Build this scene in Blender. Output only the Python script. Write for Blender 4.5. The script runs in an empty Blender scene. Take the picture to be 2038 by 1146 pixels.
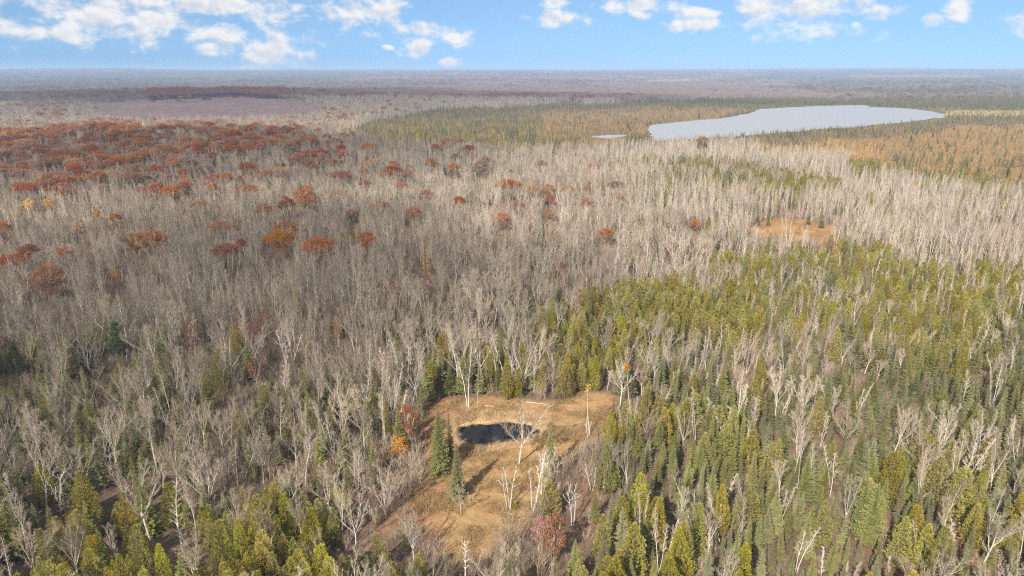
import bpy, math, random
import numpy as np

# ------------------------------------------------------------------ camera, world, sun, exposure
C = bpy.context.scene
COL = C.collection
PI = math.pi
CAM_H = 75.0
PITCH = math.radians(17.7)
FPX = 1359.0                      # focal length in photo pixels (photo 2038 x 1146)
CX, CY = 1019.0, 573.0

cam_d = bpy.data.cameras.new('camera')
cam_d.sensor_width = 36.0
cam_d.lens = 36.0 * FPX / 2038.0
cam_d.clip_start = 0.5
cam_d.clip_end = 60000.0
cam = bpy.data.objects.new('camera', cam_d)
COL.objects.link(cam)
cam.location = (0, 0, CAM_H)
cam.rotation_euler = (PI / 2 - PITCH, 0, 0)
C.camera = cam

SUN_EL = math.radians(36.0)
SUN_AZ = math.radians(208.0)      # compass bearing of the sun, 0 = +Y (view direction), clockwise: behind the camera, to the left
sun_vec = (math.sin(SUN_AZ) * math.cos(SUN_EL), math.cos(SUN_AZ) * math.cos(SUN_EL), math.sin(SUN_EL))

world = bpy.data.worlds.new('World')
C.world = world
world.use_nodes = True
SKY_STRENGTH = 0.082
SKY_TINT = (0.98, 1.06, 1.0)
CLOUD_WHITE = 5.2
CLOUD_GREY = 4.0

sun_d = bpy.data.lights.new('sun', 'SUN')
sun_d.energy = 4.4
sun_d.angle = math.radians(0.53)
sun_d.color = (1.0, 0.93, 0.83)
sun = bpy.data.objects.new('sun', sun_d)
COL.objects.link(sun)
from mathutils import Vector, Matrix, Euler
sun.rotation_euler = Vector(sun_vec).to_track_quat('Z', 'Y').to_euler()
sun.location = (-40, -60, 200)

HAZE_DENSITY = 1.35e-4
vs = C.view_settings
vs.view_transform = 'Standard'
vs.look = 'None'
vs.gamma = 1.0
vs.exposure = 1.2
vs.use_curve_mapping = False
cy = C.cycles
cy.max_bounces = 4
cy.diffuse_bounces = 2
cy.glossy_bounces = 2
cy.transmission_bounces = 1
cy.volume_bounces = 0
cy.transparent_max_bounces = 16
cy.use_adaptive_sampling = True
cy.adaptive_threshold = 0.004
cy.use_denoising = False
cy.denoising_prefilter = 'ACCURATE'
cy.pixel_filter_type = 'BLACKMAN_HARRIS'
cy.filter_width = 1.2
cy.caustics_reflective = False
cy.caustics_refractive = False


class NT:
    """small helper for node trees"""
    def __init__(self, tree):
        self.t = tree
        self.n = tree.nodes
        self.l = tree.links

    def add(self, typ, **kw):
        nd = self.n.new(typ)
        for k, v in kw.items():
            setattr(nd, k, v)
        return nd

    def put(self, sock, val):
        if hasattr(val, 'is_output') or isinstance(val, bpy.types.NodeSocket):
            self.l.new(val, sock)
        else:
            sock.default_value = val

    def math(self, op, a, b=None, c=None, clamp=False):
        nd = self.add('ShaderNodeMath', operation=op, use_clamp=clamp)
        self.put(nd.inputs[0], a)
        if b is not None:
            self.put(nd.inputs[1], b)
        if c is not None:
            self.put(nd.inputs[2], c)
        return nd.outputs[0]

    def vmath(self, op, a, b=None, out=0):
        nd = self.add('ShaderNodeVectorMath', operation=op)
        self.put(nd.inputs[0], a)
        if b is not None:
            self.put(nd.inputs[1], b)
        return nd.outputs[out]

    def mix(self, fac, a, b, blend='MIX'):
        nd = self.add('ShaderNodeMix', data_type='RGBA', blend_type=blend)
        self.put(nd.inputs[0], fac)
        self.put(nd.inputs[6], a)
        self.put(nd.inputs[7], b)
        return nd.outputs[2]

    def noise(self, vec, scale, detail=4.0, rough=0.55, dist=0.0):
        nd = self.add('ShaderNodeTexNoise')
        self.put(nd.inputs['Vector'], vec)
        nd.inputs['Scale'].default_value = scale
        nd.inputs['Detail'].default_value = detail
        nd.inputs['Roughness'].default_value = rough
        nd.inputs['Distortion'].default_value = dist
        return nd.outputs['Fac']

    def smooth(self, x, lo, hi):
        nd = self.add('ShaderNodeMapRange', interpolation_type='SMOOTHSTEP')
        self.put(nd.inputs['Value'], x)
        nd.inputs['From Min'].default_value = lo
        nd.inputs['From Max'].default_value = hi
        return nd.outputs['Result']


def px_dir(u, v):
    """photo pixel -> unit direction in the world"""
    a = (u - CX) / FPX
    b = -(v - CY) / FPX
    cp, sp = math.cos(PITCH), math.sin(PITCH)
    x, y, z = a, cp + b * sp, -sp + b * cp
    L = math.sqrt(x * x + y * y + z * z)
    return x / L, y / L, z / L


def build_world():
    w = NT(world.node_tree)
    w.n.clear()
    out = w.add('ShaderNodeOutputWorld')
    bg = w.add('ShaderNodeBackground')
    bg.inputs['Strength'].default_value = SKY_STRENGTH
    sky = w.add('ShaderNodeTexSky', sky_type='NISHITA')
    sky.sun_disc = False
    sky.sun_elevation = SUN_EL
    sky.sun_rotation = SUN_AZ
    sky.altitude = 400.0
    sky.air_density = 1.0
    sky.dust_density = 0.15
    sky.ozone_density = 2.6
    tc = w.add('ShaderNodeTexCoord')
    lift = w.vmath('NORMALIZE', w.vmath('ADD', w.vmath('MULTIPLY', tc.outputs['Generated'], (0.96, 0.96, 0.9)), (0.0, 0.0, 0.24)))
    w.l.new(lift, sky.inputs['Vector'])             # clear dry air: the deep blue comes right down to the horizon
    tint = w.mix(1.0, sky.outputs[0], (*SKY_TINT, 1.0), 'MULTIPLY')
    co = w.add('ShaderNodeTexCoord')
    sep = w.add('ShaderNodeSeparateXYZ')
    w.l.new(co.outputs['Generated'], sep.inputs[0])
    az = w.math('ARCTAN2', sep.outputs[0], sep.outputs[1])
    el = w.math('ARCSINE', sep.outputs[2])
    comb = w.add('ShaderNodeCombineXYZ')
    w.l.new(az, comb.inputs[0])
    w.l.new(el, comb.inputs[1])
    ae = comb.outputs[0]                       # (azimuth, elevation, 0) in radians
    # cumulus seen side-on: where each stands (photo px of its centre, half width, half height)
    clouds = [(185, 28, 120, 40), (110, 66, 85, 15), (262, 66, 48, 24), (420, 8, 190, 26), (335, 40, 60, 28), (545, 32, 60, 12),
              (432, 70, 75, 22), (528, 98, 78, 38), (410, 95, 26, 11), (606, 108, 30, 12), (495, 135, 30, 6),
              (720, 24, 85, 32), (838, 58, 42, 16), (828, 90, 36, 21), (915, 73, 34, 19), (892, 121, 24, 10), (772, 94, 14, 5),
              (1115, 38, 58, 14), (1120, 4, 40, 10), (1275, 10, 90, 20), (1385, 24, 55, 14), (1385, 50, 50, 14), (1380, 132, 22, 4),
              (1590, 22, 120, 34), (1735, 24, 40, 16), (1632, 48, 40, 18), (1705, 48, 14, 6), (1853, 40, 16, 9), (1915, 14, 22, 22),
              (-70, 60, 90, 26), (-160, 10, 120, 40), (2130, 36, 80, 26), (2230, 6, 110, 38)]
    field = None
    for (u, v, a, b) in clouds:
        d = px_dir(u, v)
        a0, e0 = math.atan2(d[0], d[1]), math.asin(d[2])
        s = w.vmath('SUBTRACT', ae, (a0, e0, 0))
        s = w.vmath('MULTIPLY', s, (FPX / (a * 1.4), FPX / (b * 1.5), 0))
        q = w.math('SUBTRACT', 1.0, w.vmath('LENGTH', s, out=1))
        field = q if field is None else w.math('SMOOTH_MAX', field, q, 0.12)
    # cumulus goes on above and round the horizon, thickened out of view for softer light
    sc = w.vmath('MULTIPLY', ae, (1.0, 1.7, 1.0))
    big = w.noise(sc, 5.5, 2.0, 0.5)
    high = w.math('MULTIPLY', w.math('SUBTRACT', big, 0.35), 5.0)
    up = w.smooth(el, 0.085, 0.14)
    side = w.smooth(w.math('ABSOLUTE', az), 0.72, 0.86)
    gate = w.math('MAXIMUM', up, side)
    high = w.math('SUBTRACT', high, w.math('MULTIPLY', w.math('SUBTRACT', 1.0, gate), 4.0))
    field = w.math('MAXIMUM', field, high)
    vs_ = w.vmath('MULTIPLY', ae, (1.0, 1.5, 1.0))
    n1 = w.noise(vs_, 27.0, 9.0, 0.60, 0.25)
    n2 = w.noise(w.vmath('ADD', vs_, (0.004, 0.010, 0.0)), 27.0, 9.0, 0.60, 0.25)
    dens = w.math('ADD', field, w.math('MULTIPLY', w.math('SUBTRACT', n1, 0.55), 2.8))
    mask = w.smooth(dens, 0.0, 0.8)
    mask = w.math('MULTIPLY', mask, 0.96)
    lit = w.math('ADD', w.math('MULTIPLY', w.math('SUBTRACT', n1, n2), 4.0), 0.62, clamp=True)
    thick = w.smooth(dens, 0.5, 1.5)
    lit = w.math('SUBTRACT', lit, w.math('MULTIPLY', thick, 0.22), clamp=True)
    ccol = w.mix(lit, (CLOUD_GREY * 0.93, CLOUD_GREY * 0.97, CLOUD_GREY * 1.05, 1), (CLOUD_WHITE, CLOUD_WHITE * 0.99, CLOUD_WHITE * 0.98, 1))
    col = w.mix(mask, tint, ccol)
    w.l.new(col, bg.inputs['Color'])
    w.l.new(bg.outputs[0], out.inputs[0])


build_world()

# ------------------------------------------------------------------ numeric helpers
RNG = np.random.default_rng(7)


def vnoise(x, y, seed=0):
    """value noise in [0, 1]"""
    x = np.asarray(x, float)
    y = np.asarray(y, float)
    xi, yi = np.floor(x).astype(np.int64), np.floor(y).astype(np.int64)
    fx, fy = x - xi, y - yi
    fx, fy = fx * fx * (3 - 2 * fx), fy * fy * (3 - 2 * fy)

    def h(i, j):
        n = (i * 374761393 + j * 668265263 + seed * 974711) & 0xffffffff
        n = ((n ^ (n >> 13)) * 1274126177) & 0xffffffff
        n = (n ^ (n >> 16)) & 0xffff
        return n / 65535.0
    a, b, c, d = h(xi, yi), h(xi + 1, yi), h(xi, yi + 1), h(xi + 1, yi + 1)
    return (a * (1 - fx) + b * fx) * (1 - fy) + (c * (1 - fx) + d * fx) * fy


def fbm(x, y, seed=0, oct=4):
    s, a, t = 0.0, 0.5, 0.0
    for k in range(oct):
        s = s + a * vnoise(x * 2 ** k, y * 2 ** k, seed + k * 17)
        t += a
        a *= 0.5
    return s / t


def sstep(lo, hi, x):
    t = np.clip((x - lo) / (hi - lo), 0, 1)
    return t * t * (3 - 2 * t)


def in_poly(px, py, poly):
    px, py = np.asarray(px, float), np.asarray(py, float)
    inside = np.zeros(px.shape, bool)
    n = len(poly)
    for i in range(n):
        x0, y0 = poly[i]
        x1, y1 = poly[(i + 1) % n]
        if y0 == y1:
            continue
        c = ((y0 > py) != (y1 > py)) & (px < (x1 - x0) * (py - y0) / (y1 - y0) + x0)
        inside ^= c
    return inside


def poly_dist(px, py, poly):
    """distance to the outline, negative inside"""
    px, py = np.asarray(px, float), np.asarray(py, float)
    best = np.full(px.shape, 1e18)
    n = len(poly)
    for i in range(n):
        ax, ay = poly[i]
        bx, by = poly[(i + 1) % n]
        dx, dy = bx - ax, by - ay
        t = np.clip(((px - ax) * dx + (py - ay) * dy) / max(dx * dx + dy * dy, 1e-9), 0, 1)
        best = np.minimum(best, (px - ax - t * dx) ** 2 + (py - ay - t * dy) ** 2)
    d = np.sqrt(best)
    return np.where(in_poly(px, py, poly), -d, d)


CP, SP = math.cos(PITCH), math.sin(PITCH)


def project(x, y, z):
    """world -> photo pixel"""
    zz = np.asarray(z, float) - CAM_H
    f = y * CP - zz * SP
    up = y * SP + zz * CP
    f = np.maximum(f, 1e-3)
    return CX + FPX * x / f, CY - FPX * up / f


def at(u, v, z=0.0):
    """photo pixel -> point of the plane at height z"""
    d = px_dir(u, v)
    t = (z - CAM_H) / d[2]
    return d[0] * t, d[1] * t


# ------------------------------------------------------------------ the lie of the land
POND_C = at(994, 862)
POND_PX = [(908, 858), (912, 849), (925, 846), (945, 844), (965, 843), (985, 841), (1004, 840), (1024, 841), (1044, 843), (1062, 848), (1074, 855), (1077, 862), (1070, 868),
           (1052, 874), (1036, 878), (1018, 880), (1000, 882), (978, 886), (956, 890), (935, 888), (918, 880), (909, 870)]
POND = [at(u, v, -0.3) for u, v in POND_PX]
CLEAR_PX = [(862, 800), (880, 793), (915, 800), (950, 792), (985, 786), (1030, 794), (1075, 798), (1120, 797), (1165, 784), (1205, 782), (1228, 792), (1222, 818),
            (1200, 846), (1180, 872), (1160, 888), (1140, 900), (1118, 930), (1085, 960), (1072, 985), (1060, 1012), (1062, 1040), (1040, 1060), (1010, 1085),
            (975, 1100), (940, 1112), (905, 1118), (885, 1098), (868, 1065), (838, 1042), (800, 1035), (772, 1062), (752, 1058), (766, 1024), (800, 1010), (830, 985),
            (846, 945), (838, 905), (832, 870), (846, 830)]
CLEAR = [at(u, v) for u, v in CLEAR_PX]
MEADOW_PX = [(1490, 452), (1512, 449), (1530, 438), (1556, 434), (1578, 440), (1606, 437), (1624, 447), (1652, 450), (1668, 463), (1688, 470), (1682, 484), (1650, 479), (1632, 488), (1604, 476), (1570, 482), (1548, 470), (1520, 478), (1508, 464), (1492, 466)]
MEADOW = [at(u, v) for u, v in MEADOW_PX]
ARM_PX = [(1170, 276), (1177, 270.5), (1212, 268.5), (1244, 268), (1250, 270), (1230, 273), (1204, 277)]
LAKE_PX = [(1290, 264), (1287, 255), (1300, 248), (1345, 243), (1390, 239), (1430, 236), (1470, 230), (1500, 223), (1508, 217), (1560, 214),
           (1620, 211), (1680, 209.5), (1726, 209), (1733, 213), (1790, 214.5), (1840, 219), (1882, 227), (1880, 234), (1800, 243), (1700, 253), (1600, 260), (1500, 268), (1400, 276), (1310, 280)]
LAKE_Z = 0.2
LAKE = [at(u, v, LAKE_Z) for u, v in LAKE_PX]
ARM = [at(u, v, LAKE_Z) for u, v in ARM_PX]
ARM_VIS = [(1168, 276), (1175, 268.5), (1212, 266.5), (1246, 266), (1252, 270), (1230, 273), (1204, 276)]
LAKE_VIS = [(1288, 266), (1286, 252), (1345, 242), (1430, 235), (1500, 222), (1508, 216), (1620, 210), (1726, 208), (1790, 214), (1882, 227), (1872, 234), (1780, 241), (1700, 249), (1600, 254),
            (1500, 259), (1400, 263), (1300, 266.5)]
# tracks and bare leafy ground beside the clearing (photo px on the ground)
LAKE_C = np.mean(np.array(LAKE), axis=0)


def ground(x, y):
    x, y = np.asarray(x, float), np.asarray(y, float)
    r = np.hypot(x, y)
    amp = 0.5 + 3.0 * sstep(200, 900, r) + 7 * sstep(1500, 3500, r)
    z = amp * (fbm(x / 90.0, y / 90.0, 3, 3) - 0.5)
    z = z + sstep(700, 2500, r) * 12 * (fbm(x / 700.0, y / 700.0, 9, 3) - 0.45)
    z = z + 15 * np.exp(-(((x + 330) / 250) ** 2 + ((y - 650) / 150) ** 2))
    z = z + 17 * np.exp(-(((x + 780) / 620) ** 2 + ((y - 1900) / 380) ** 2))
    az = np.arctan2(x, np.maximum(y, 1.0))
    prof = fbm(az * 5.0 + 20, az * 0 + 0.5, 31, 3) - 0.5
    bump = 16 * np.exp(-((az + 0.52) / 0.09) ** 2) + 16 * np.exp(-((az - 0.38) / 0.22) ** 2) + 12 * np.exp(-((az - 0.62) / 0.2) ** 2)
    z = z + sstep(4200, 11500, r) * (60 + 30 * prof + bump)
    z = z + sstep(2300, 4500, r) * 26 * (fbm(x / 2600.0, y / 1500.0, 41, 3) - 0.5)
    lk = 1 - sstep(1.0, 1.5, np.hypot((x - LAKE_C[0]) / 460, (y - LAKE_C[1]) / 400))
    z = z * (1 - lk) + (-0.3) * lk
    pc = 1 - sstep(18, 40, np.hypot(x - POND_C[0], y - POND_C[1]))
    z = z * (1 - pc)
    near = np.hypot(x - POND_C[0], y - POND_C[1]) < 40
    if near.any():
        pd = np.full(x.shape, 50.0)
        pd[near] = poly_dist(x[near], y[near], POND)
        z = np.where(near, z - 0.75 * (1 - sstep(-1.5, 1.2, pd)), z)
    return z


# ------------------------------------------------------------------ what grows where
KINDS = ['maple', 'aspen', 'birch', 'spruce', 'cedar', 'oak', 'tamarack', 'pine', 'russet', 'yellow', 'pale']
KI = {k: i for i, k in enumerate(KINDS)}


def W(**kw):
    a = np.zeros(len(KINDS))
    for k, v in kw.items():
        a[KI[k]] = v
    return a / a.sum()


ZONES = [
    # (outline in the picture of the canopy, mixture, share of the places taken)
    ([(-900, 560), (3000, 560), (3000, 2500), (-900, 2500)], W(maple=.42, aspen=.06, birch=.09, spruce=.41, russet=.012), 0.9),
    ([(-900, 120), (3000, 120), (3000, 300), (-900, 300)], W(maple=.66, aspen=.24, oak=.015, spruce=.09, yellow=.006), 0.92),
    ([(-900, 300), (3000, 300), (3000, 560), (-900, 560)], W(maple=.58, aspen=.30, birch=.05, oak=.010, spruce=.05, yellow=.003), 0.95),
    # grey aspen and maple on the near side of the oak rise
    ([(-900, 395), (300, 400), (760, 430), (850, 520), (760, 600), (560, 640), (300, 650), (-900, 640)], W(aspen=.66, maple=.30, birch=.02, oak=.007, yellow=.006, russet=.004), 1.0),
    # far left beyond the rise
    ([(-900, 138), (760, 138), (1080, 138), (1090, 165), (700, 185), (-900, 200)], W(maple=.30, oak=.03, spruce=.66, yellow=.004), 0.95),
    ([(1380, 138), (3000, 138), (3000, 200), (1700, 196), (1560, 176), (1420, 160)], W(spruce=.74, maple=.16, tamarack=.08, oak=.02), 0.96),
    ([(660, 146), (1400, 140), (1500, 152), (1300, 163), (700, 163)], W(maple=.55, oak=.33, spruce=.12), 0.96),
    ([(-900, 200), (300, 185), (660, 185), (1000, 160), (1500, 170), (1480, 205), (1280, 196), (1000, 205), (720, 232), (700, 262), (-900, 262)], W(maple=.76, aspen=.20, oak=.02, spruce=.03, yellow=.003), 1.0),
    # the cut-over slope: small bare growth, a line of oaks along its crest
    ([(180, 205), (330, 196), (480, 190), (600, 200), (665, 214), (560, 240), (300, 244), (200, 236)], W(maple=1), 0.22),
    ([(295, 178), (420, 178), (560, 174), (600, 184), (560, 190), (420, 193), (295, 196)], W(oak=.85, maple=.15), 1.0),
    # oak rise
    ([(-900, 305), (60, 262), (250, 240), (420, 252), (560, 262), (690, 278), (700, 320), (560, 352), (330, 392), (120, 392), (-900, 400)], W(oak=.10, maple=.62, aspen=.24, russet=.02, yellow=.008), 0.96),
    ([(40, 276), (210, 246), (350, 262), (460, 272), (580, 284), (590, 308), (420, 322), (300, 322), (160, 330), (20, 345)], W(oak=.24, maple=.70, russet=.03, yellow=.015), 1.0),
    # centre
    ([(760, 440), (1100, 420), (1400, 450), (1470, 500), (1380, 560), (1180, 590), (1020, 640), (760, 620)], W(maple=.60, aspen=.17, birch=.12, spruce=.05, russet=.02, yellow=.003), 0.92),
    ([(600, 590), (1110, 560), (1130, 640), (1090, 700), (1120, 770), (840, 790), (640, 740)], W(maple=.42, birch=.15, aspen=.10, spruce=.32, russet=.012), 0.92),
    ([(830, 690), (1230, 690), (1240, 790), (1040, 800), (860, 800)], W(spruce=.58, birch=.13, maple=.21, cedar=.10), 0.95),
    # left foreground
    ([(-900, 700), (560, 650), (860, 760), (850, 960), (-900, 960)], W(maple=.34, birch=.11, spruce=.47, cedar=.04, russet=.02, aspen=.02), 0.95),
    ([(-900, 660), (60, 660), (90, 830), (-900, 860)], W(pine=.10, spruce=.45, maple=.35, birch=.10), 0.9),
    ([(-900, 960), (260, 930), (480, 960), (640, 950), (780, 1050), (860, 1130), (880, 2500), (-900, 2500)], W(cedar=.60, spruce=.26, maple=.06, birch=.06, russet=.01), 0.96),
    # aspens of the right half, sunlight put into their paler colour
    ([(1180, 285), (1300, 280), (1500, 285), (1700, 320), (1900, 350), (3000, 400), (3000, 600), (2038, 600), (1860, 520), (1700, 490), (1560, 480), (1460, 470), (1330, 420), (1180, 350)], W(pale=.50, birch=.05, aspen=.24, maple=.08, spruce=.07, cedar=.05, yellow=.003), 0.93),
    # olive cedar belts
    ([(1270, 312), (1420, 318), (1560, 335), (1672, 352), (1680, 374), (1560, 388), (1420, 360), (1330, 346)], W(cedar=.60, spruce=.33, maple=.07), 0.98),
    ([(1690, 306), (1800, 320), (1950, 345), (3000, 380), (3000, 420), (1950, 370), (1800, 350), (1700, 335)], W(cedar=.40, spruce=.45, tamarack=.15), 0.98),
    ([(1110, 640), (1180, 575), (1340, 545), (1440, 590), (1500, 600), (1520, 650), (1330, 640), (1230, 720), (1130, 740), (1080, 690)], W(cedar=.84, spruce=.08, maple=.06, birch=.02), 1.0),
    ([(1440, 510), (1560, 488), (1700, 482), (1860, 505), (2038, 530), (3000, 560), (3000, 720), (1900, 720), (1700, 690), (1560, 630), (1430, 590)], W(cedar=.52, spruce=.25, pale=.11, birch=.06, maple=.06), 1.0),
    ([(1850, 580), (3000, 560), (3000, 700), (1900, 690)], W(maple=.12, pale=.16, birch=.06, cedar=.42, spruce=.24), 0.97),
    # white-stemmed stand and the thicket below it
    ([(1330, 665), (1440, 650), (1560, 640), (1570, 720), (1480, 760), (1340, 740)], W(birch=.30, pale=.36, maple=.08, spruce=.16, cedar=.10), 0.95),
    ([(1540, 590), (1650, 590), (1640, 625), (1560, 640)], W(birch=.7, aspen=.2, cedar=.1), 1.0),
    # spruce of the right foreground
    ([(1230, 760), (1420, 740), (1560, 730), (1760, 700), (3000, 700), (3000, 2500), (1330, 2500), (1320, 1000), (1180, 900)], W(spruce=.86, cedar=.09, birch=.02, maple=.018, pale=.012), 1.0),
    ([(1500, 720), (1760, 720), (1860, 800), (1900, 900), (1700, 880), (1500, 830)], W(spruce=.90, maple=.04, birch=.03, cedar=.03), 1.0),
    ([(1130, 985), (1330, 950), (1400, 1100), (1380, 2500), (1080, 2500), (1090, 1090)], W(cedar=.68, spruce=.26, maple=.03, birch=.03), 1.0),
    # bog round the lake
    ([(690, 262), (730, 235), (880, 208), (1050, 203), (1280, 196), (1500, 190), (1700, 196), (3000, 180), (3000, 240), (1900, 240), (1500, 262), (1290, 272), (1180, 292), (1060, 300), (900, 285), (760, 280)], W(spruce=.66, tamarack=.32, cedar=.02), 1.0),
    ([(1090, 212), (1260, 205), (1440, 205), (1500, 214), (1300, 246), (1180, 290), (1120, 290), (1060, 250)], W(tamarack=.62, spruce=.38), 1.0),
    ([(1440, 284), (1560, 262), (1740, 246), (1900, 238), (3000, 226), (3000, 400), (1960, 350), (1800, 326), (1660, 300)], W(tamarack=.80, spruce=.20), 1.0),
    ([(1160, 285), (1290, 266), (1500, 261), (1700, 251), (1890, 236), (1890, 246), (1720, 264), (1520, 276), (1300, 284)], W(spruce=.62, tamarack=.38), 1.0),
    ([(1500, 300), (1560, 285), (1660, 282), (1760, 292), (1720, 305), (1600, 306)], W(tamarack=.9, yellow=.1), 1.0),
]


def zone_of(u, v):
    """mixture and stocking for canopy points seen at u, v (arrays)"""
    n = len(u)
    w = np.zeros((n, len(KINDS)))
    d = np.zeros(n)
    s = 6 + 34 * sstep(200, 620, v)
    uu = u + 2.2 * s * (fbm(u / 55.0, v / 30.0, 51, 3) - 0.5) * 2
    vv = v + s * (fbm(u / 45.0, v / 25.0, 77, 3) - 0.5) * 1.6
    for poly, mix, dens in ZONES:
        m = in_poly(uu, vv, poly)
        w[m] = mix
        d[m] = dens
    return w, d


# ------------------------------------------------------------------ materials
def make_mat(name):
    m = bpy.data.materials.new(name)
    m.use_nodes = True
    m.node_tree.nodes.clear()
    return m, NT(m.node_tree)


def vary(t, col, dh=0.02, ds=0.2, dv=0.3, fine=0.25, fscale=1.4):
    """per-plant and small-scale variation of a base colour"""
    oi = t.add('ShaderNodeObjectInfo')
    r = oi.outputs['Random']
    r2 = t.math('FRACT', t.math('MULTIPLY', r, 17.31))
    r3 = t.math('FRACT', t.math('MULTIPLY', r, 91.7))
    hsv = t.add('ShaderNodeHueSaturation')
    geo = t.add('ShaderNodeTexCoord')
    n = t.noise(t.vmath('ADD', geo.outputs['Object'], t.math('MULTIPLY', r, 50.0)), fscale, 3.0, 0.6)
    val = t.math('ADD', 1.0, t.math('MULTIPLY', t.math('SUBTRACT', r2, 0.5), 2 * dv))
    val = t.math('MULTIPLY', val, t.math('ADD', 1.0, t.math('MULTIPLY', t.math('SUBTRACT', n, 0.5), 2 * fine)))
    t.put(hsv.inputs['Hue'], t.math('ADD', 0.5, t.math('MULTIPLY', t.math('SUBTRACT', r, 0.5), 2 * dh)))
    t.put(hsv.inputs['Saturation'], t.math('ADD', 1.0, t.math('MULTIPLY', t.math('SUBTRACT', r3, 0.5), 2 * ds)))
    t.put(hsv.inputs['Value'], val)
    hsv.inputs['Color'].default_value = (*col, 1)
    return hsv.outputs[0]


def leaf_mat(name, col, dh=0.02, ds=0.15, dv=0.28, trans=0.25, fine=0.3, fscale=1.2):
    m, t = make_mat(name)
    out = t.add('ShaderNodeOutputMaterial')
    c = vary(t, col, dh, ds, dv, fine, fscale)
    d = t.add('ShaderNodeBsdfDiffuse')
    tr = t.add('ShaderNodeBsdfTranslucent')
    mx = t.add('ShaderNodeMixShader')
    mx.inputs[0].default_value = trans
    t.l.new(c, d.inputs[0])
    t.l.new(c, tr.inputs[0])
    t.l.new(d.outputs[0], mx.inputs[1])
    t.l.new(tr.outputs[0], mx.inputs[2])
    t.l.new(mx.outputs[0], out.inputs[0])
    return m


def bark_mat(name, col, dv=0.2, marks=0.0):
    m, t = make_mat(name)
    out = t.add('ShaderNodeOutputMaterial')
    c = vary(t, col, 0.01, 0.15, dv, 0.25, 2.0)
    if marks > 0:
        co = t.add('ShaderNodeTexCoord')
        st = t.noise(t.vmath('MULTIPLY', co.outputs['Object'], (1.0, 1.0, 4.0)), 2.2, 3.0, 0.6)
        k = t.math('MULTIPLY', t.smooth(st, 0.60, 0.66), marks)
        c = t.mix(k, c, (0.05, 0.04, 0.035, 1))
    d = t.add('ShaderNodeBsdfPrincipled')
    d.inputs['Roughness'].default_value = 0.85
    d.inputs['Specular IOR Level'].default_value = 0.2
    t.l.new(c, d.inputs['Base Color'])
    t.l.new(d.outputs[0], out.inputs[0])
    return m


M = {}
M['grey_bark'] = bark_mat('grey_bark', (0.46, 0.41, 0.335))
M['grey_twig'] = bark_mat('grey_twig', (0.295, 0.235, 0.175), 0.25)
M['aspen_bark'] = bark_mat('aspen_bark', (0.47, 0.42, 0.315), 0.2, 0.3)
M['aspen_twig'] = bark_mat('aspen_twig', (0.26, 0.21, 0.16), 0.25)
M['birch_bark'] = bark_mat('birch_bark', (0.53, 0.495, 0.44), 0.16, 0.7)
M['birch_twig'] = bark_mat('birch_twig', (0.44, 0.35, 0.28), 0.2)
M['pale_bark'] = bark_mat('pale_bark', (0.46, 0.41, 0.345), 0.12, 0.2)
M['pale_twig'] = bark_mat('pale_twig', (0.355, 0.295, 0.24), 0.28)  # lighter copy of the aspen twigs, stands in for the sun patch
M['dead_wood'] = bark_mat('dead_wood', (0.58, 0.54, 0.48), 0.08)
M['brown_bark'] = bark_mat('brown_bark', (0.13, 0.10, 0.075))
M['brush'] = bark_mat('brush', (0.31, 0.24, 0.175), 0.3)
M['spruce_needles'] = leaf_mat('spruce_needles', (0.265, 0.255, 0.112), 0.022, 0.22, 0.28, 0.45)
M['cedar_sprays'] = leaf_mat('cedar_sprays', (0.37, 0.325, 0.082), 0.018, 0.18, 0.25, 0.48)
M['fir_needles'] = leaf_mat('fir_needles', (0.25, 0.255, 0.09), 0.008, 0.1, 0.1, 0.4)
M['oak_leaves'] = leaf_mat('oak_leaves', (0.325, 0.150, 0.073), 0.018, 0.25, 0.28, 0.25, 0.3, 0.5)
M['lone_oak_leaves'] = leaf_mat('lone_oak_leaves', (0.40, 0.180, 0.078), 0.008, 0.1, 0.1, 0.3)
M['russet_leaves'] = leaf_mat('russet_leaves', (0.30, 0.110, 0.055), 0.02, 0.18, 0.25, 0.25)
M['tamarack_needles'] = leaf_mat('tamarack_needles', (0.52, 0.325, 0.105), 0.018, 0.15, 0.25, 0.25)
M['pine_needles'] = leaf_mat('pine_needles', (0.10, 0.135, 0.055), 0.02, 0.15, 0.2, 0.15)
M['yellow_leaves'] = leaf_mat('yellow_leaves', (0.62, 0.35, 0.06), 0.02, 0.1, 0.2, 0.3)
M['tan_leaves'] = leaf_mat('tan_leaves', (0.42, 0.21, 0.07), 0.01, 0.1, 0.1, 0.3)
M['orange_leaves'] = leaf_mat('orange_leaves', (0.50, 0.235, 0.055), 0.01, 0.1, 0.1, 0.3)
M['pink_leaves'] = leaf_mat('pink_leaves', (0.42, 0.20, 0.15), 0.01, 0.1, 0.1, 0.3)
M['rust_leaves'] = leaf_mat('rust_leaves', (0.30, 0.105, 0.05), 0.01, 0.1, 0.1, 0.3)
M['dry_grass'] = leaf_mat('dry_grass', (0.335, 0.230, 0.112), 0.015, 0.2, 0.35, 0.3)
M['reed'] = leaf_mat('reed', (0.55, 0.40, 0.24), 0.01, 0.15, 0.2, 0.3)


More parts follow.
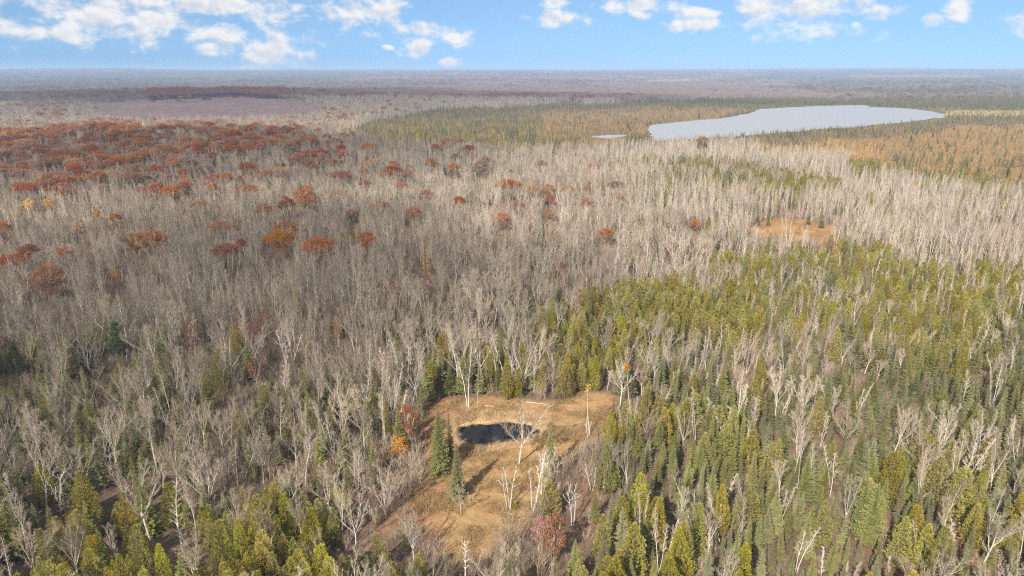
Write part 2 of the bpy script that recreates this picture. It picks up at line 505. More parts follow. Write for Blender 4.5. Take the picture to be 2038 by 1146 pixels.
def ground_mat():
    m, t = make_mat('ground_soil')
    out = t.add('ShaderNodeOutputMaterial')
    co = t.add('ShaderNodeTexCoord')
    at_ = t.add('ShaderNodeVertexColor', layer_name='cover')
    p = co.outputs['Object']
    n1 = t.noise(p, 0.9, 6.0, 0.65)
    n2 = t.noise(p, 0.12, 5.0, 0.6, 0.4)
    n3 = t.noise(t.vmath('MULTIPLY', p, (1.0, 0.35, 1.0)), 0.03, 5.0, 0.6)
    k = t.math('MULTIPLY', t.math('ADD', 0.55, t.math('MULTIPLY', n1, 0.9)), t.math('ADD', 0.6, t.math('MULTIPLY', n2, 0.8)))
    k = t.math('MULTIPLY', k, t.math('ADD', 0.7, t.math('MULTIPLY', n3, 0.6)))
    cc = t.add('ShaderNodeCombineColor')
    for i in range(3):
        t.l.new(k, cc.inputs[i])
    col = t.mix(1.0, at_.outputs['Color'], cc.outputs[0], 'MULTIPLY')
    d = t.add('ShaderNodeBsdfDiffuse')
    t.l.new(col, d.inputs[0])
    b = t.add('ShaderNodeBump')
    b.inputs['Strength'].default_value = 0.9
    b.inputs['Distance'].default_value = 0.35
    t.l.new(n1, b.inputs['Height'])
    t.l.new(b.outputs[0], d.inputs['Normal'])
    t.l.new(d.outputs[0], out.inputs[0])
    return m


def water_mat(name, col, rough, bump, scale):
    m, t = make_mat(name)
    out = t.add('ShaderNodeOutputMaterial')
    co = t.add('ShaderNodeTexCoord')
    d = t.add('ShaderNodeBsdfPrincipled')
    d.inputs['Base Color'].default_value = (*col, 1)
    d.inputs['Roughness'].default_value = rough
    d.inputs['IOR'].default_value = 1.333
    d.inputs['Specular IOR Level'].default_value = .5 if rough > .1 else .36      # weaker sky reflection keeps the pond dark
    n = t.noise(co.outputs['Object'], scale, 4.0, 0.6)
    st = t.noise(t.vmath('MULTIPLY', co.outputs['Object'], (1.0, 4.0, 1.0)), 0.006 if rough > .1 else .15, 4.0, 0.6)
    t.l.new(t.math('MULTIPLY', rough, t.math('ADD', .35, t.math('MULTIPLY', st, 1.3))), d.inputs['Roughness'])   # wind streaks
    b = t.add('ShaderNodeBump')
    b.inputs['Strength'].default_value = bump
    b.inputs['Distance'].default_value = 0.1
    t.l.new(n, b.inputs['Height'])
    t.l.new(b.outputs[0], d.inputs['Normal'])
    t.l.new(d.outputs[0], out.inputs[0])
    return m


M['ground'] = ground_mat()
M['pond_water'] = water_mat('pond_water', (0.005, 0.005, 0.006), 0.012, 0.012, 1.2)
M['lake_water'] = water_mat('lake_water', (0.26, 0.265, 0.275), 0.42, 0.6, 0.4)  # pale grey base stands in for the reflection of an overcast sky


def mesh_obj(name, verts, faces, mat, parent=None, smooth=False):
    me = bpy.data.meshes.new(name)
    me.from_pydata(verts, [], faces)
    me.materials.append(mat)
    if smooth:
        me.polygons.foreach_set('use_smooth', [True] * len(me.polygons))
    o = bpy.data.objects.new(name, me)
    COL.objects.link(o)
    if parent:
        o.parent = parent
    return o


# ------------------------------------------------------------------ ground sheet
COVER = {'maple': (.20, .165, .14), 'aspen': (.26, .22, .18), 'birch': (.30, .26, .21), 'spruce': (.050, .064, .032), 'cedar': (.10, .09, .025), 'oak': (.20, .075, .04),
         'tamarack': (.34, .21, .085), 'pine': (.05, .07, .04), 'russet': (.2, .08, .045), 'yellow': (.35, .2, .05), 'pale': (.34, .29, .23)}
COVER_M = np.array([COVER[k] for k in KINDS])


def build_ground():
    rings = np.concatenate([[0.5], np.geomspace(20, 84, 18), np.arange(85, 185, 0.6), np.geomspace(186, 12800, 190)])
    ang = np.concatenate([np.linspace(-PI, -0.95, 60, endpoint=False), np.linspace(-0.95, 0.95, 470, endpoint=False), np.linspace(0.95, PI, 60, endpoint=False)])
    R, A = np.meshgrid(rings, ang, indexing='ij')
    X, Y = R * np.sin(A), R * np.cos(A)
    Z = ground(X.ravel(), Y.ravel())
    nr, na = len(rings), len(ang)
    verts = np.stack([X.ravel(), Y.ravel(), Z], 1)
    i, j = np.meshgrid(np.arange(nr - 1), np.arange(na), indexing='ij')
    a = i * na + j
    b = i * na + (j + 1) % na
    q = np.stack([a, a + na, b + na, b], -1).reshape(-1, 4)
    me = bpy.data.meshes.new('ground')
    me.vertices.add(len(verts))
    me.vertices.foreach_set('co', verts.ravel())
    me.loops.add(q.size)
    me.loops.foreach_set('vertex_index', q.ravel())
    me.polygons.add(len(q))
    me.polygons.foreach_set('loop_start', np.arange(len(q)) * 4)
    me.polygons.foreach_set('use_smooth', np.ones(len(q), bool))
    me.update(calc_edges=True)
    # land cover
    x, y = verts[:, 0], verts[:, 1]
    r = np.hypot(x, y)
    u, v = project(x, np.maximum(y, 5), Z + 8)
    w, _ = zone_of(u, v)
    canopy = w @ COVER_M
    floor_ = np.array([.125, .088, .062])
    k = np.maximum(sstep(600, 1500, r), .95 * w[:, KI['tamarack']])[:, None]
    lf = fbm(x / 7.0, y / 7.0, 5, 3)[:, None]
    fl = floor_ * (0.7 + 0.6 * lf) + np.array([.04, .012, .004]) * sstep(.5, .75, fbm(x / 14., y / 14., 15, 3))[:, None]
    col = fl * (1 - k) + canopy * 0.9 * k
    # cut-over slope on the far left, sedge strips, hay field
    ug, vg = project(x, np.maximum(y, 5), Z)
    def patch(poly, c, soft):
        nonlocal col
        d = poly_dist(ug, vg, poly)
        kk = (1 - sstep(-soft, soft, d + soft * 1.5 * (fbm(ug / 9., vg / 5., 8, 3) - .5)))[:, None]
        kk = kk * (y > 50)[:, None]
        col = col * (1 - kk) + np.array(c) * kk
    patch([(180, 208), (330, 198), (480, 192), (600, 202), (665, 216), (560, 244), (300, 250), (200, 240)], (.185, .125, .115), 3)
    patch([(-200, 205), (56, 203), (60, 212), (30, 219), (-200, 220)], (.40, .27, .12), 1.5)
    patch([(1876, 219), (2400, 222), (2400, 233), (1990, 231), (1884, 230)], (.30, .235, .09), 1.2)
    patch([(1440, 165), (1560, 164), (1570, 169), (1440, 171)], (.42, .22, .08), 1)
    patch([(1290, 159), (1390, 157), (1390, 161), (1290, 163)], (.42, .25, .08), 1)
    patch([(1690, 150), (1950, 149), (1950, 153), (1690, 153)], (.30, .15, .06), 1)
    patch([(700, 150), (1500, 140), (1500, 152), (700, 162)], (.24, .10, .09), 3)
    # clearing
    near = (r > 70) & (r < 200)
    dc = np.full(len(x), 99.0)
    dc[near] = poly_dist(x[near], y[near], CLEAR)
    pd = np.full(len(x), 99.0)
    pd[near] = poly_dist(x[near], y[near], POND)
    g = fbm(x / 5.0, y / 5.0, 21, 4)
    gold = np.array([.315, .205, .095])
    rust = np.array([.285, .175, .085])
    olive = np.array([.29, .225, .09])
    kk = sstep(.35, .65, g)[:, None]
    gr = gold * kk + rust * (1 - kk)
    k2 = (sstep(.5, .7, fbm(x / 8., y / 8., 33, 3)) * (1 - sstep(104, 114, y)))[:, None]
    gr = gr * (1 - k2) + olive * k2
    # leafy red-brown ground along the left edge
    lx = sstep(0, 7, (-9.5 + 0.05 * (y - 100)) - x + 3 * (fbm(x / 4., y / 4., 61, 3) - .5))[:, None]
    gr = gr * (1 - lx) + np.array([.26, .14, .08]) * lx
    far_ = sstep(139, 150, y)[:, None]
    gr = gr * (1 - far_ * .6) + np.array([.32, .185, .09]) * far_ * .6
    rim = (1 - sstep(0.3, 3.0, pd))[:, None]
    gr = gr * (1 - rim) + np.array([.40, .27, .15]) * rim
    bed = (1 - sstep(-.6, .3, pd))[:, None]
    gr = gr * (1 - bed) + np.array([.05, .04, .03]) * bed
    kc = (1 - sstep(-1.0, 1.5, dc + 3 * (g - .5)))[:, None]
    col = col * (1 - kc) + gr * kc
    # the far meadow
    mid = (r > 260) & (r < 460)
    dm = np.full(len(x), 99.0)
    dm[mid] = poly_dist(x[mid], y[mid], MEADOW)
    km = (1 - sstep(-1, 3, dm + 4 * (g - .5)))[:, None]
    col = col * (1 - km) + (np.array([.31, .175, .08]) * (0.45 + 1.1 * g[:, None])) * km
    ca = me.color_attributes.new('cover', 'FLOAT_COLOR', 'POINT')
    ca.data.foreach_set('color', np.concatenate([np.clip(col, 0, 1), np.ones((len(col), 1))], 1).astype(np.float32).ravel())
    me.materials.append(M['ground'])
    o = bpy.data.objects.new('ground', me)
    COL.objects.link(o)
    o['kind'] = 'structure'


build_ground()


def sheet(name, outline, z, mat, wob, step):
    """water sheet with a slightly wandering shore"""
    pts = []
    n = len(outline)
    for i in range(n):
        a, b = outline[i], outline[(i + 1) % n]
        L = math.hypot(b[0] - a[0], b[1] - a[1])
        k = max(1, int(L / step))
        for s in range(k):
            f = s / k
            x, y = a[0] + (b[0] - a[0]) * f, a[1] + (b[1] - a[1]) * f
            x += wob * float(fbm(x / (step * 2.2), y / (step * 2.2), 71, 2) - .5)
            y += wob * float(fbm(x / (step * 2.2), y / (step * 2.2), 73, 2) - .5)
            pts.append((x, y, z))
    o = mesh_obj(name, pts, [tuple(range(len(pts)))[::-1]], mat)
    if o.data.polygons[0].normal.z < 0:
        o.data.flip_normals()
    o['kind'] = 'structure'
    return o


sheet('pond_water', POND, -0.3, M['pond_water'], 2.6, 0.7)
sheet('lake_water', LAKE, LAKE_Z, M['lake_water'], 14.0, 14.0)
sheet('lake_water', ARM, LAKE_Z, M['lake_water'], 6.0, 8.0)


# ------------------------------------------------------------------ haze
def build_haze():
    m, t = make_mat('haze_air')
    out = t.add('ShaderNodeOutputMaterial')
    v = t.add('ShaderNodeVolumePrincipled')
    v.inputs['Color'].default_value = (0.47, 0.64, 0.90, 1)
    v.inputs['Density'].default_value = HAZE_DENSITY
    v.inputs['Anisotropy'].default_value = 0.0
    t.l.new(v.outputs[0], out.inputs['Volume'])
    s, z0, z1 = 13200.0, -11.0, 118.0
    vs_ = [(-s, -s, z0), (s, -s, z0), (s, s, z0), (-s, s, z0), (-s, -s, z1), (s, -s, z1), (s, s, z1), (-s, s, z1)]
    fs = [(0, 3, 2, 1), (4, 5, 6, 7), (0, 1, 5, 4), (1, 2, 6, 5), (2, 3, 7, 6), (3, 0, 4, 7)]
    o = mesh_obj('haze', vs_, fs, m)
    o['kind'] = 'stuff'
    o['label'] = 'thin blue autumn haze lying over the far woods'


build_haze()


# ------------------------------------------------------------------ fair-weather clouds overhead: their shade lies over the left of the land
def build_cloud(cx, cy_, rx, ry, alt, thick, dens, seed):
    """a flat-based heap cloud whose shade falls round ground point (cx, cy_)"""
    k = alt / math.tan(SUN_EL)
    ox, oy = cx + math.sin(SUN_AZ) * k, cy_ + math.cos(SUN_AZ) * k
    nu, nv = 72, 28
    a, b = np.meshgrid(np.linspace(0, 2 * PI, nu, endpoint=False), np.linspace(0, 1, nv))
    lob = 1 + .55 * (fbm(np.cos(a) * 1.6 + 5 + seed, np.sin(a) * 1.6 + 5, seed, 3) - .5) * 2
    rr = np.sin(b * PI / 2)
    x, y = ox + rx * lob * rr * np.cos(a), oy + ry * lob * rr * np.sin(a)
    z = alt + thick * np.cos(b * PI / 2) * (.55 + .9 * fbm(x / 60.0, y / 60.0, seed + 7, 4))
    z[-1] = alt
    top = np.stack([x, y, z], -1).reshape(-1, 3)
    verts = [tuple(p) for p in top] + [(ox, oy, alt - 2.0)]
    faces = []
    for i in range(nv - 1):
        for j in range(nu):
            j2 = (j + 1) % nu
            faces.append((i * nu + j, (i + 1) * nu + j, (i + 1) * nu + j2, i * nu + j2))
    for j in range(nu):
        faces.append(((nv - 1) * nu + (j + 1) % nu, (nv - 1) * nu + j, len(verts) - 1))
    m, t = make_mat('cloud_vapour')
    out = t.add('ShaderNodeOutputMaterial')
    v = t.add('ShaderNodeVolumePrincipled')
    v.inputs['Color'].default_value = (.97, .97, .97, 1)
    v.inputs['Density'].default_value = dens
    t.l.new(v.outputs[0], out.inputs['Volume'])
    o = mesh_obj('cloud', verts, faces, m)
    o['kind'] = 'stuff'
    o['label'] = 'thin fair-weather cloud overhead shading part of the woods'


build_cloud(-128, 185, 128, 130, 900, 110, .0050, 3)
build_cloud(-240, 500, 300, 150, 900, 110, .0040, 8)
build_cloud(-950, 1700, 1300, 900, 900, 120, .0038, 12)


# ------------------------------------------------------------------ plant shapes
class MB:
    def __init__(self):
        self.v = []
        self.f = []

    def tube(self, pts, rad, k):
        """tapered tube along pts; a last radius of 0 closes to a point"""
        v, f = self.v, self.f
        prev = None
        n = len(pts)
        for i in range(n):
            p = pts[i]
            a = pts[max(i - 1, 0)]
            b = pts[min(i + 1, n - 1)]
            d = (b - a)
            d.normalize()
            s = d.orthogonal().normalized()
            t = d.cross(s)
            if rad[i] <= 1e-6:
                base = len(v)
                v.append(tuple(p))
                if prev is not None:
                    for j in range(k):
                        f.append((prev + j, prev + (j + 1) % k, base))
                prev = None
                return
            base = len(v)
            for j in range(k):
                q = 2 * PI * j / k
                c, si = math.cos(q) * rad[i], math.sin(q) * rad[i]
                v.append((p.x + s.x * c + t.x * si, p.y + s.y * c + t.y * si, p.z + s.z * c + t.z * si))
            if prev is not None:
                for j in range(k):
                    f.append((prev + j, prev + (j + 1) % k, base + (j + 1) % k, base + j))
            prev = base

    def tri(self, a, b, c):
        n = len(self.v)
        self.v += [tuple(a), tuple(b), tuple(c)]
        self.f.append((n, n + 1, n + 2))

    def quad(self, a, b, c, d):
        n = len(self.v)
        self.v += [tuple(a), tuple(b), tuple(c), tuple(d)]
        self.f.append((n, n + 1, n + 2, n + 3))

    def twig(self, p, d, L, r):
        self.tube([p, p + d * L], [r, 0.0], 3)


def rdir(rnd):
    while True:
        v = Vector((rnd.uniform(-1, 1), rnd.uniform(-1, 1), rnd.uniform(-1, 1)))
        if 0.05 < v.length < 1:
            return v.normalized()


def turn(d, ang, az):
    """direction at ang from d, round it by az"""
    s = d.orthogonal().normalized()
    t = d.cross(s)
    return (d * math.cos(ang) + (s * math.cos(az) + t * math.sin(az)) * math.sin(ang)).normalized()


def limb(mb, rnd, p, d, L, r0, r1, k, n=3, up=0.15, wander=0.12):
    """a bending limb; returns its points"""
    pts = [p.copy()]
    dd = d.copy()
    for i in range(n):
        dd = (dd + Vector((rnd.gauss(0, wander), rnd.gauss(0, wander), up))).normalized()
        pts.append(pts[-1] + dd * (L / n))
    mb.tube(pts, [r0 + (r1 - r0) * i / n for i in range(n + 1)], k)
    return pts


def along(pts, t):
    x = t * (len(pts) - 1)
    i = min(int(x), len(pts) - 2)
    return pts[i].lerp(pts[i + 1], x - i), (pts[i + 1] - pts[i]).normalized()


def twigs_on(cm, rnd, pts, n, L, ang, sub=2, r=0.022, t0=0.25, up=0.25):
    for i in range(n):
        t = t0 + (1 - t0) * (i + rnd.random()) / n
        p, d = along(pts, min(t, 0.999))
        q = turn(d, ang * rnd.uniform(.7, 1.25), i * 2.4 + rnd.uniform(-.5, .5))
        q = (q + Vector((0, 0, up))).normalized()
        l = L * rnd.uniform(.7, 1.25) * (1.1 - .5 * t)
        mid = p + q * l * .55
        q2 = (q + rdir(rnd) * .22 + Vector((0, 0, up * .6))).normalized()
        cm.tube([p, mid, mid + q2 * l * .5], [r, r * .72, 0.0], 3)
        for s in range(sub):
            b = p.lerp(mid, rnd.uniform(.4, 1.0))
            q3 = (turn(q, rnd.uniform(.45, .85), rnd.uniform(0, 6.3)) + Vector((0, 0, up))).normalized()
            cm.twig(b, q3, l * rnd.uniform(.4, .6), r * .75)
    p, d = along(pts, .999)
    cm.twig(p, d, L * .6, r)


def maple(seed, H=15.0, spread=1.0, low=.36, lead=4, nb=10, nt=9):
    rnd = random.Random(seed)
    tm, cm = MB(), MB()
    lean = Vector((rnd.gauss(0, .04), rnd.gauss(0, .04), 1)).normalized()
    hb = H * low * rnd.uniform(.85, 1.15)
    r0 = H * .0105
    tr = limb(tm, rnd, Vector((0, 0, -.3)), lean, hb + .3, r0, r0 * .78, 6, 3, .1, .04)
    top, d0 = tr[-1], (tr[-1] - tr[-2]).normalized()
    a0 = rnd.uniform(0, 6.3)
    for i in range(lead):
        ang = rnd.uniform(.22, .60) * spread if i else rnd.uniform(.03, .14)
        d = turn(d0, ang, a0 + i * 6.283 / max(lead - 1, 1) + rnd.uniform(-.4, .4))
        st = along(tr, rnd.uniform(.72, 1.0))[0] if i else top
        L = (H - st.z) * rnd.uniform(.82, 1.0)
        lp = limb(tm, rnd, st, d, L, r0 * .46, r0 * .10, 4, 4, .10, .09)
        for j in range(nb):
            t = .16 + .80 * (j + rnd.random()) / nb
            p, dd = along(lp, t)
            q = turn(dd, rnd.uniform(.45, .85) * (0.8 + .2 * spread), j * 2.4 + rnd.uniform(-.6, .6))
            q = (q + Vector((0, 0, .22))).normalized()
            bl = H * .19 * rnd.uniform(.75, 1.25) * (1.15 - .72 * t)
            bp = limb(tm, rnd, p, q, bl, r0 * .17 * (1.15 - .6 * t), .015, 3, 3, .14, .12)
            twigs_on(cm, rnd, bp, nt, H * .078, .62, 3, .019, .15, .24)
        twigs_on(cm, rnd, lp, nt + 3, H * .075, .6, 3, .018, .45, .25)
    for j in range(3):                                   # a few low side limbs
        p, dd = along(tr, rnd.uniform(.5, .95))
        q = (turn(dd, rnd.uniform(.8, 1.1), rnd.uniform(0, 6.3)) + Vector((0, 0, .2))).normalized()
        bp = limb(tm, rnd, p, q, H * .17 * rnd.uniform(.7, 1.2), r0 * .22, .02, 3, 3, .12, .12)
        twigs_on(cm, rnd, bp, nt, H * .07, .65, 2, .022, .2, .22)
    return tm, cm


def aspen(seed, H=16.0, nb=24, start=.42, rad=.0078, blen=.15, ang=.62, twn=6, stems=1, splay=0.0, sub=2, tr_=.015, wob=.025):
    rnd = random.Random(seed)
    tm, cm = MB(), MB()
    a0 = rnd.uniform(0, 6.3)
    for s in range(stems):
        h = H * (1 if s == 0 else rnd.uniform(.72, .97))
        r0 = h * rad
        d = turn(Vector((0, 0, 1)), splay * rnd.uniform(.5, 1.2) + abs(rnd.gauss(0, .02)), a0 + s * 6.283 / stems)
        base = Vector((math.cos(a0 + s * 2.1), math.sin(a0 + s * 2.1), 0)) * (.22 if stems > 1 else 0) + Vector((0, 0, -.3))
        tp = limb(tm, rnd, base, d, h + .3, r0, .022, 5, 7, .035, wob)
        for j in range(nb):
            t = start + (1 - start) * (j + rnd.random()) / nb
            p, dd = along(tp, min(t, .99))
            q = turn(dd, ang * rnd.uniform(.7, 1.3), j * 2.4 + rnd.uniform(-.6, .6))
            q = (q + Vector((0, 0, .12))).normalized()
            bl = h * (blen * (1.02 - t) / (1.02 - start) * rnd.uniform(.7, 1.3) + .028)
            bp = limb(tm if bl > h * .07 else cm, rnd, p, q, bl, max(.022, r0 * .28 * (1.2 - t)), .012, 3, 2, .16, .1)
            twigs_on(cm, rnd, bp, twn, h * .052, .6, sub, tr_, .25, .25)
    return tm, cm


def birch(seed, H=13.0, stems=2, splay=.14):
    rnd = random.Random(seed)
    tm, cm = MB(), MB()
    a0 = rnd.uniform(0, 6.3)
    for s in range(stems):
        h = H * (1 if s == 0 else rnd.uniform(.7, .97))
        r0 = h * .0070
        d = turn(Vector((0, 0, 1)), splay * rnd.uniform(.5, 1.3), a0 + s * 6.283 / stems)
        base = Vector((math.cos(a0 + s * 2.1), math.sin(a0 + s * 2.1), 0)) * (.2 if stems > 1 else 0) + Vector((0, 0, -.3))
        tp = limb(tm, rnd, base, d, h + .3, r0, .03, 5, 7, .03, .05)
        for j in range(15):                              # crooked white limbs
            t = .40 + .58 * (j + rnd.random()) / 15
            p, dd = along(tp, min(t, .985))
            q = (turn(dd, rnd.uniform(.4, .8), j * 2.4 + rnd.uniform(-.7, .7)) + Vector((0, 0, .12))).normalized()
            bl = h * .155 * (1.25 - t) * rnd.uniform(.6, 1.4)
            bp = limb(tm, rnd, p, q, bl, r0 * .30 * (1.3 - t), .014, 3, 3, .14, .18)
            twigs_on(cm, rnd, bp, 8, h * .068, .65, 2, .018, .2, .2)
    return tm, cm


def dead_tree(seed, H=11.0, stems=2, splay=.2, nb=7, curl=.25, blen=.2):
    """bleached tree without twigs"""
    rnd = random.Random(seed)
    tm, cm = MB(), MB()
    a0 = rnd.uniform(0, 6.3)
    for s in range(stems):
        h = H * (1 if s == 0 else rnd.uniform(.7, .95))
        r0 = h * .0112
        d = turn(Vector((0, 0, 1)), splay * rnd.uniform(.6, 1.2), a0 + s * 6.283 / stems)
        tp = limb(tm, rnd, Vector((.25 * math.cos(a0 + s * 2), .25 * math.sin(a0 + s * 2), -.3)), d, h + .3, r0, r0 * .35, 6, 6, .03, .05)
        for j in range(nb):
            t = .45 + .53 * (j + rnd.random()) / nb
            p, dd = along(tp, min(t, .985))
            q = turn(dd, rnd.uniform(.5, 1.0), j * 2.4 + rnd.uniform(-.8, .8))
            bl = h * blen * rnd.uniform(.4, 1.3)
            bp = limb(cm, rnd, p, q, bl, r0 * .42, .02, 4, 4, .10, curl)
            for m in range(3):
                p2, d2 = along(bp, rnd.uniform(.35, .95))
                cm.twig(p2, turn(d2, rnd.uniform(.5, .9), rnd.uniform(0, 6.3)), bl * rnd.uniform(.25, .5), .03)
    return tm, cm


def spruce(seed, H=10.0, R=1.7, z0=.07, step=.34, nbr=8, power=.85, droop=.25, spray=.40, full=1.0, wide=.14):
    rnd = random.Random(seed)
    tm, cm = MB(), MB()
    tm.tube([Vector((0, 0, -.3)), Vector((rnd.gauss(0, .05), rnd.gauss(0, .05), H * .5)), Vector((0, 0, H * .97))], [H * .012 + .02, H * .008 + .01, .015], 6)
    z = H * z0
    lop = [rnd.uniform(.82, 1.15) for _ in range(6)]
    a0 = rnd.uniform(0, 6.3)
    while z < H * .985:
        f = z / H
        rz = R * (1 - f) ** power * rnd.uniform(.86, 1.12) + .10
        if f < .2:
            rz *= .72 + 1.4 * f
        n = max(4, int(nbr * (1 - .35 * f)))
        for i in range(n):
            if rnd.random() > full:
                continue
            az = a0 + i * 6.283 / n + rnd.uniform(-.3, .3)
            l = rz * rnd.uniform(.72, 1.12) * lop[int((az % 6.283) / 6.284 * 6)]
            el = .55 * f ** 2 - droop * (1 - f) + rnd.gauss(0, .08)
            out = Vector((math.cos(az), math.sin(az), 0))
            side = Vector((-out.y, out.x, 0))
            p0 = Vector((0, 0, z + rnd.uniform(-.12, .12)))
            p1 = p0 + out * l * .6 + Vector((0, 0, l * .6 * math.tan(el) + .05))
            p2 = p0 + out * l + Vector((0, 0, l * math.tan(el) + .16 * l * .5))
            for k in range(4):
                t = .18 + .2 * k
                a = p0.lerp(p1, min(t / .6, 1)) if t < .6 else p1.lerp(p2, (t - .6) / .4)
                t2 = t + .22
                b = p0.lerp(p1, min(t2 / .6, 1)) if t2 < .6 else p1.lerp(p2, min((t2 - .6) / .4, 1))
                sl = l * spray * (1.1 - .75 * t) * rnd.uniform(.75, 1.2)
                fw = out * sl * .75
                for sg in (-1, 1):
                    cm.tri(a, b, a + fw + side * sg * sl + Vector((0, 0, -sl * rnd.uniform(.1, .5))))
            cm.tri(p1 + side * wide * l * .5, p2 + out * .08, p1 - side * wide * l * .5)
        z += step * (1 - .35 * f) * rnd.uniform(.8, 1.2)
    top = Vector((0, 0, H))
    for i in range(4):
        az = a0 + i * 1.57
        q = Vector((math.cos(az), math.sin(az), 0)) * .09
        cm.tri(top, top - Vector((0, 0, .7)) + q, top - Vector((0, 0, .7)) - Vector((q.y, -q.x, 0)))
    return tm, cm


def cedar(seed, H=9.0, R=1.7, n=1250, power=.62, leader=1):
    rnd = random.Random(seed)
    tm, cm = MB(), MB()
    for s in range(leader):
        ox, oy = (0, 0) if s == 0 else (rnd.uniform(-.8, .8) * R * .6, rnd.uniform(-.8, .8) * R * .6)
        h = H * (1 if s == 0 else rnd.uniform(.72, .92))
        rr0 = R * (1 if leader == 1 else .78)
        tm.tube([Vector((ox * .5, oy * .5, -.3)), Vector((ox, oy, h * .5)), Vector((ox, oy, h * .95))], [h * .016, h * .010, .02], 6)
        ph = [rnd.uniform(0, 6.3) for _ in range(5)]
        m = n // leader
        for i in range(m):
            f = rnd.random() ** 1.15 * .97 + .015
            az = rnd.uniform(0, 6.283)
            prof = min((1 - f) ** power * 1.08, .62 + f * 1.7)
            lump = 1 + .16 * math.sin(3 * az + ph[0] + 5 * f) + .13 * math.sin(5 * az + ph[1] - 9 * f) + .10 * math.sin(14 * f + ph[2] + az)
            r = rr0 * prof * lump * math.sqrt(rnd.uniform(.45, 1.0))
            out = Vector((math.cos(az), math.sin(az), 0))
            p = Vector((ox, oy, h * (.06 + .94 * f))) + out * r
            sz = rnd.uniform(.30, .52) * (1 - .35 * f)
            d = (out * rnd.uniform(.25, .8) + Vector((0, 0, rnd.uniform(.3, 1.0))) + rdir(rnd) * .35).normalized()
            sd = (Vector((-out.y, out.x, 0)) + rdir(rnd) * .7).normalized()
            w = sz * .34
            cm.tri(p - sd * w * .5, p + sd * w * .5, p + d * sz)
            cm.tri(p - sd * w * .2, p + (d + sd * .8).normalized() * sz * .55 + rdir(rnd) * .04, p + (d + sd * .45).normalized() * sz * .85)
            cm.tri(p + sd * w * .2, p + (d - sd * .8).normalized() * sz * .55 + rdir(rnd) * .04, p + (d - sd * .45).normalized() * sz * .85)
        for i in range(6):
            az = i * 1.05
            q = Vector((math.cos(az), math.sin(az), 0)) * .12
            t = Vector((ox, oy, h * 1.0))
            cm.tri(t + q * .5, t - Vector((0, 0, .5)) + q * 1.6, t - Vector((0, 0, .5)) - q)
    return tm, cm


def leafy(seed, H=16.0, a=5.2, b=4.2, zc=.64, balls=15, per=150, size=(.22, .42), low=.38, dome=True, br=.36):
    """broad crown of leaf-sized faces in clumps on real limbs"""
    rnd = random.Random(seed)
    tm, cm = MB(), MB()
    r0 = H * .016
    tr = limb(tm, rnd, Vector((0, 0, -.3)), Vector((rnd.gauss(0, .03), rnd.gauss(0, .03), 1)).normalized(), H * low + .3, r0, r0 * .8, 6, 3, .08, .05)
    for i in range(balls):
        f = (i + .5) / balls
        az = i * 2.4 + rnd.uniform(-.3, .3)
        el = (1 - f * 1.12) if dome else (1 - 2 * f)
        el = max(-.95, min(.97, el))
        rad = math.sqrt(max(0, 1 - el * el))
        k = rnd.uniform(.62, .92)
        c = Vector((math.cos(az) * rad * a * k, math.sin(az) * rad * a * k, H * zc + el * b * k))
        st = along(tr, rnd.uniform(.6, 1.0))[0]
        mid = st.lerp(c, .5) + Vector((0, 0, -.25 * a * .2))
        tm.tube([st, mid, c], [r0 * .36, r0 * .22, .03], 4)
        R = a * br * rnd.uniform(.8, 1.25)
        for j in range(3):
            tm.tube([mid.lerp(c, rnd.uniform(.3, .9)), c + rdir(rnd) * R * .8], [r0 * .12, 0.0], 3)
        for j in range(per):
            d = rdir(rnd)
            rr = R * rnd.random() ** .45
            p = c + Vector((d.x * rr, d.y * rr, d.z * rr * .62 + .1 * R))
            s = rnd.uniform(*size)
            n1 = (rdir(rnd) + Vector((0, 0, .5))).normalized()
            t1 = n1.orthogonal().normalized()
            t1 = turn(n1, PI / 2, rnd.uniform(0, 6.3))
            t2 = n1.cross(t1)
            cm.quad(p - t1 * s * .5, p - t2 * s * .32, p + t1 * s * .5, p + t2 * s * .32)
    return tm, cm


def leaf_bits(cm, rnd, pts, n, spread, size):
    for j in range(n):
        p, d = along(pts, rnd.uniform(.3, .999))
        p = p + rdir(rnd) * spread * rnd.random() ** .5
        s = rnd.uniform(*size)
        n1 = rdir(rnd)
        t1 = n1.orthogonal().normalized()
        t2 = n1.cross(t1)
        cm.quad(p - t1 * s * .5, p - t2 * s * .35, p + t1 * s * .5, p + t2 * s * .35)


def yellow_tree(seed, H=11.0, nb=16, per=26, start=.45, blen=.16, size=(.18, .34)):
    rnd = random.Random(seed)
    tm, cm = MB(), MB()
    r0 = H * .010
    tp = limb(tm, rnd, Vector((0, 0, -.3)), Vector((rnd.gauss(0, .03), rnd.gauss(0, .03), 1)).normalized(), H * .96, r0, .02, 5, 5, .03, .04)
    for j in range(nb):
        t = start + (1 - start) * (j + rnd.random()) / nb
        p, dd = along(tp, min(t, .985))
        q = (turn(dd, rnd.uniform(.5, .95), j * 2.4) + Vector((0, 0, .15))).normalized()
        bl = H * (blen * (1.1 - t) + .05) * rnd.uniform(.8, 1.2)
        bp = limb(tm, rnd, p, q, bl, r0 * .3, .015, 3, 2, .15, .1)
        leaf_bits(cm, rnd, bp, per, H * .045, size)
    leaf_bits(cm, rnd, tp[-2:], per, H * .04, size)
    return tm, cm


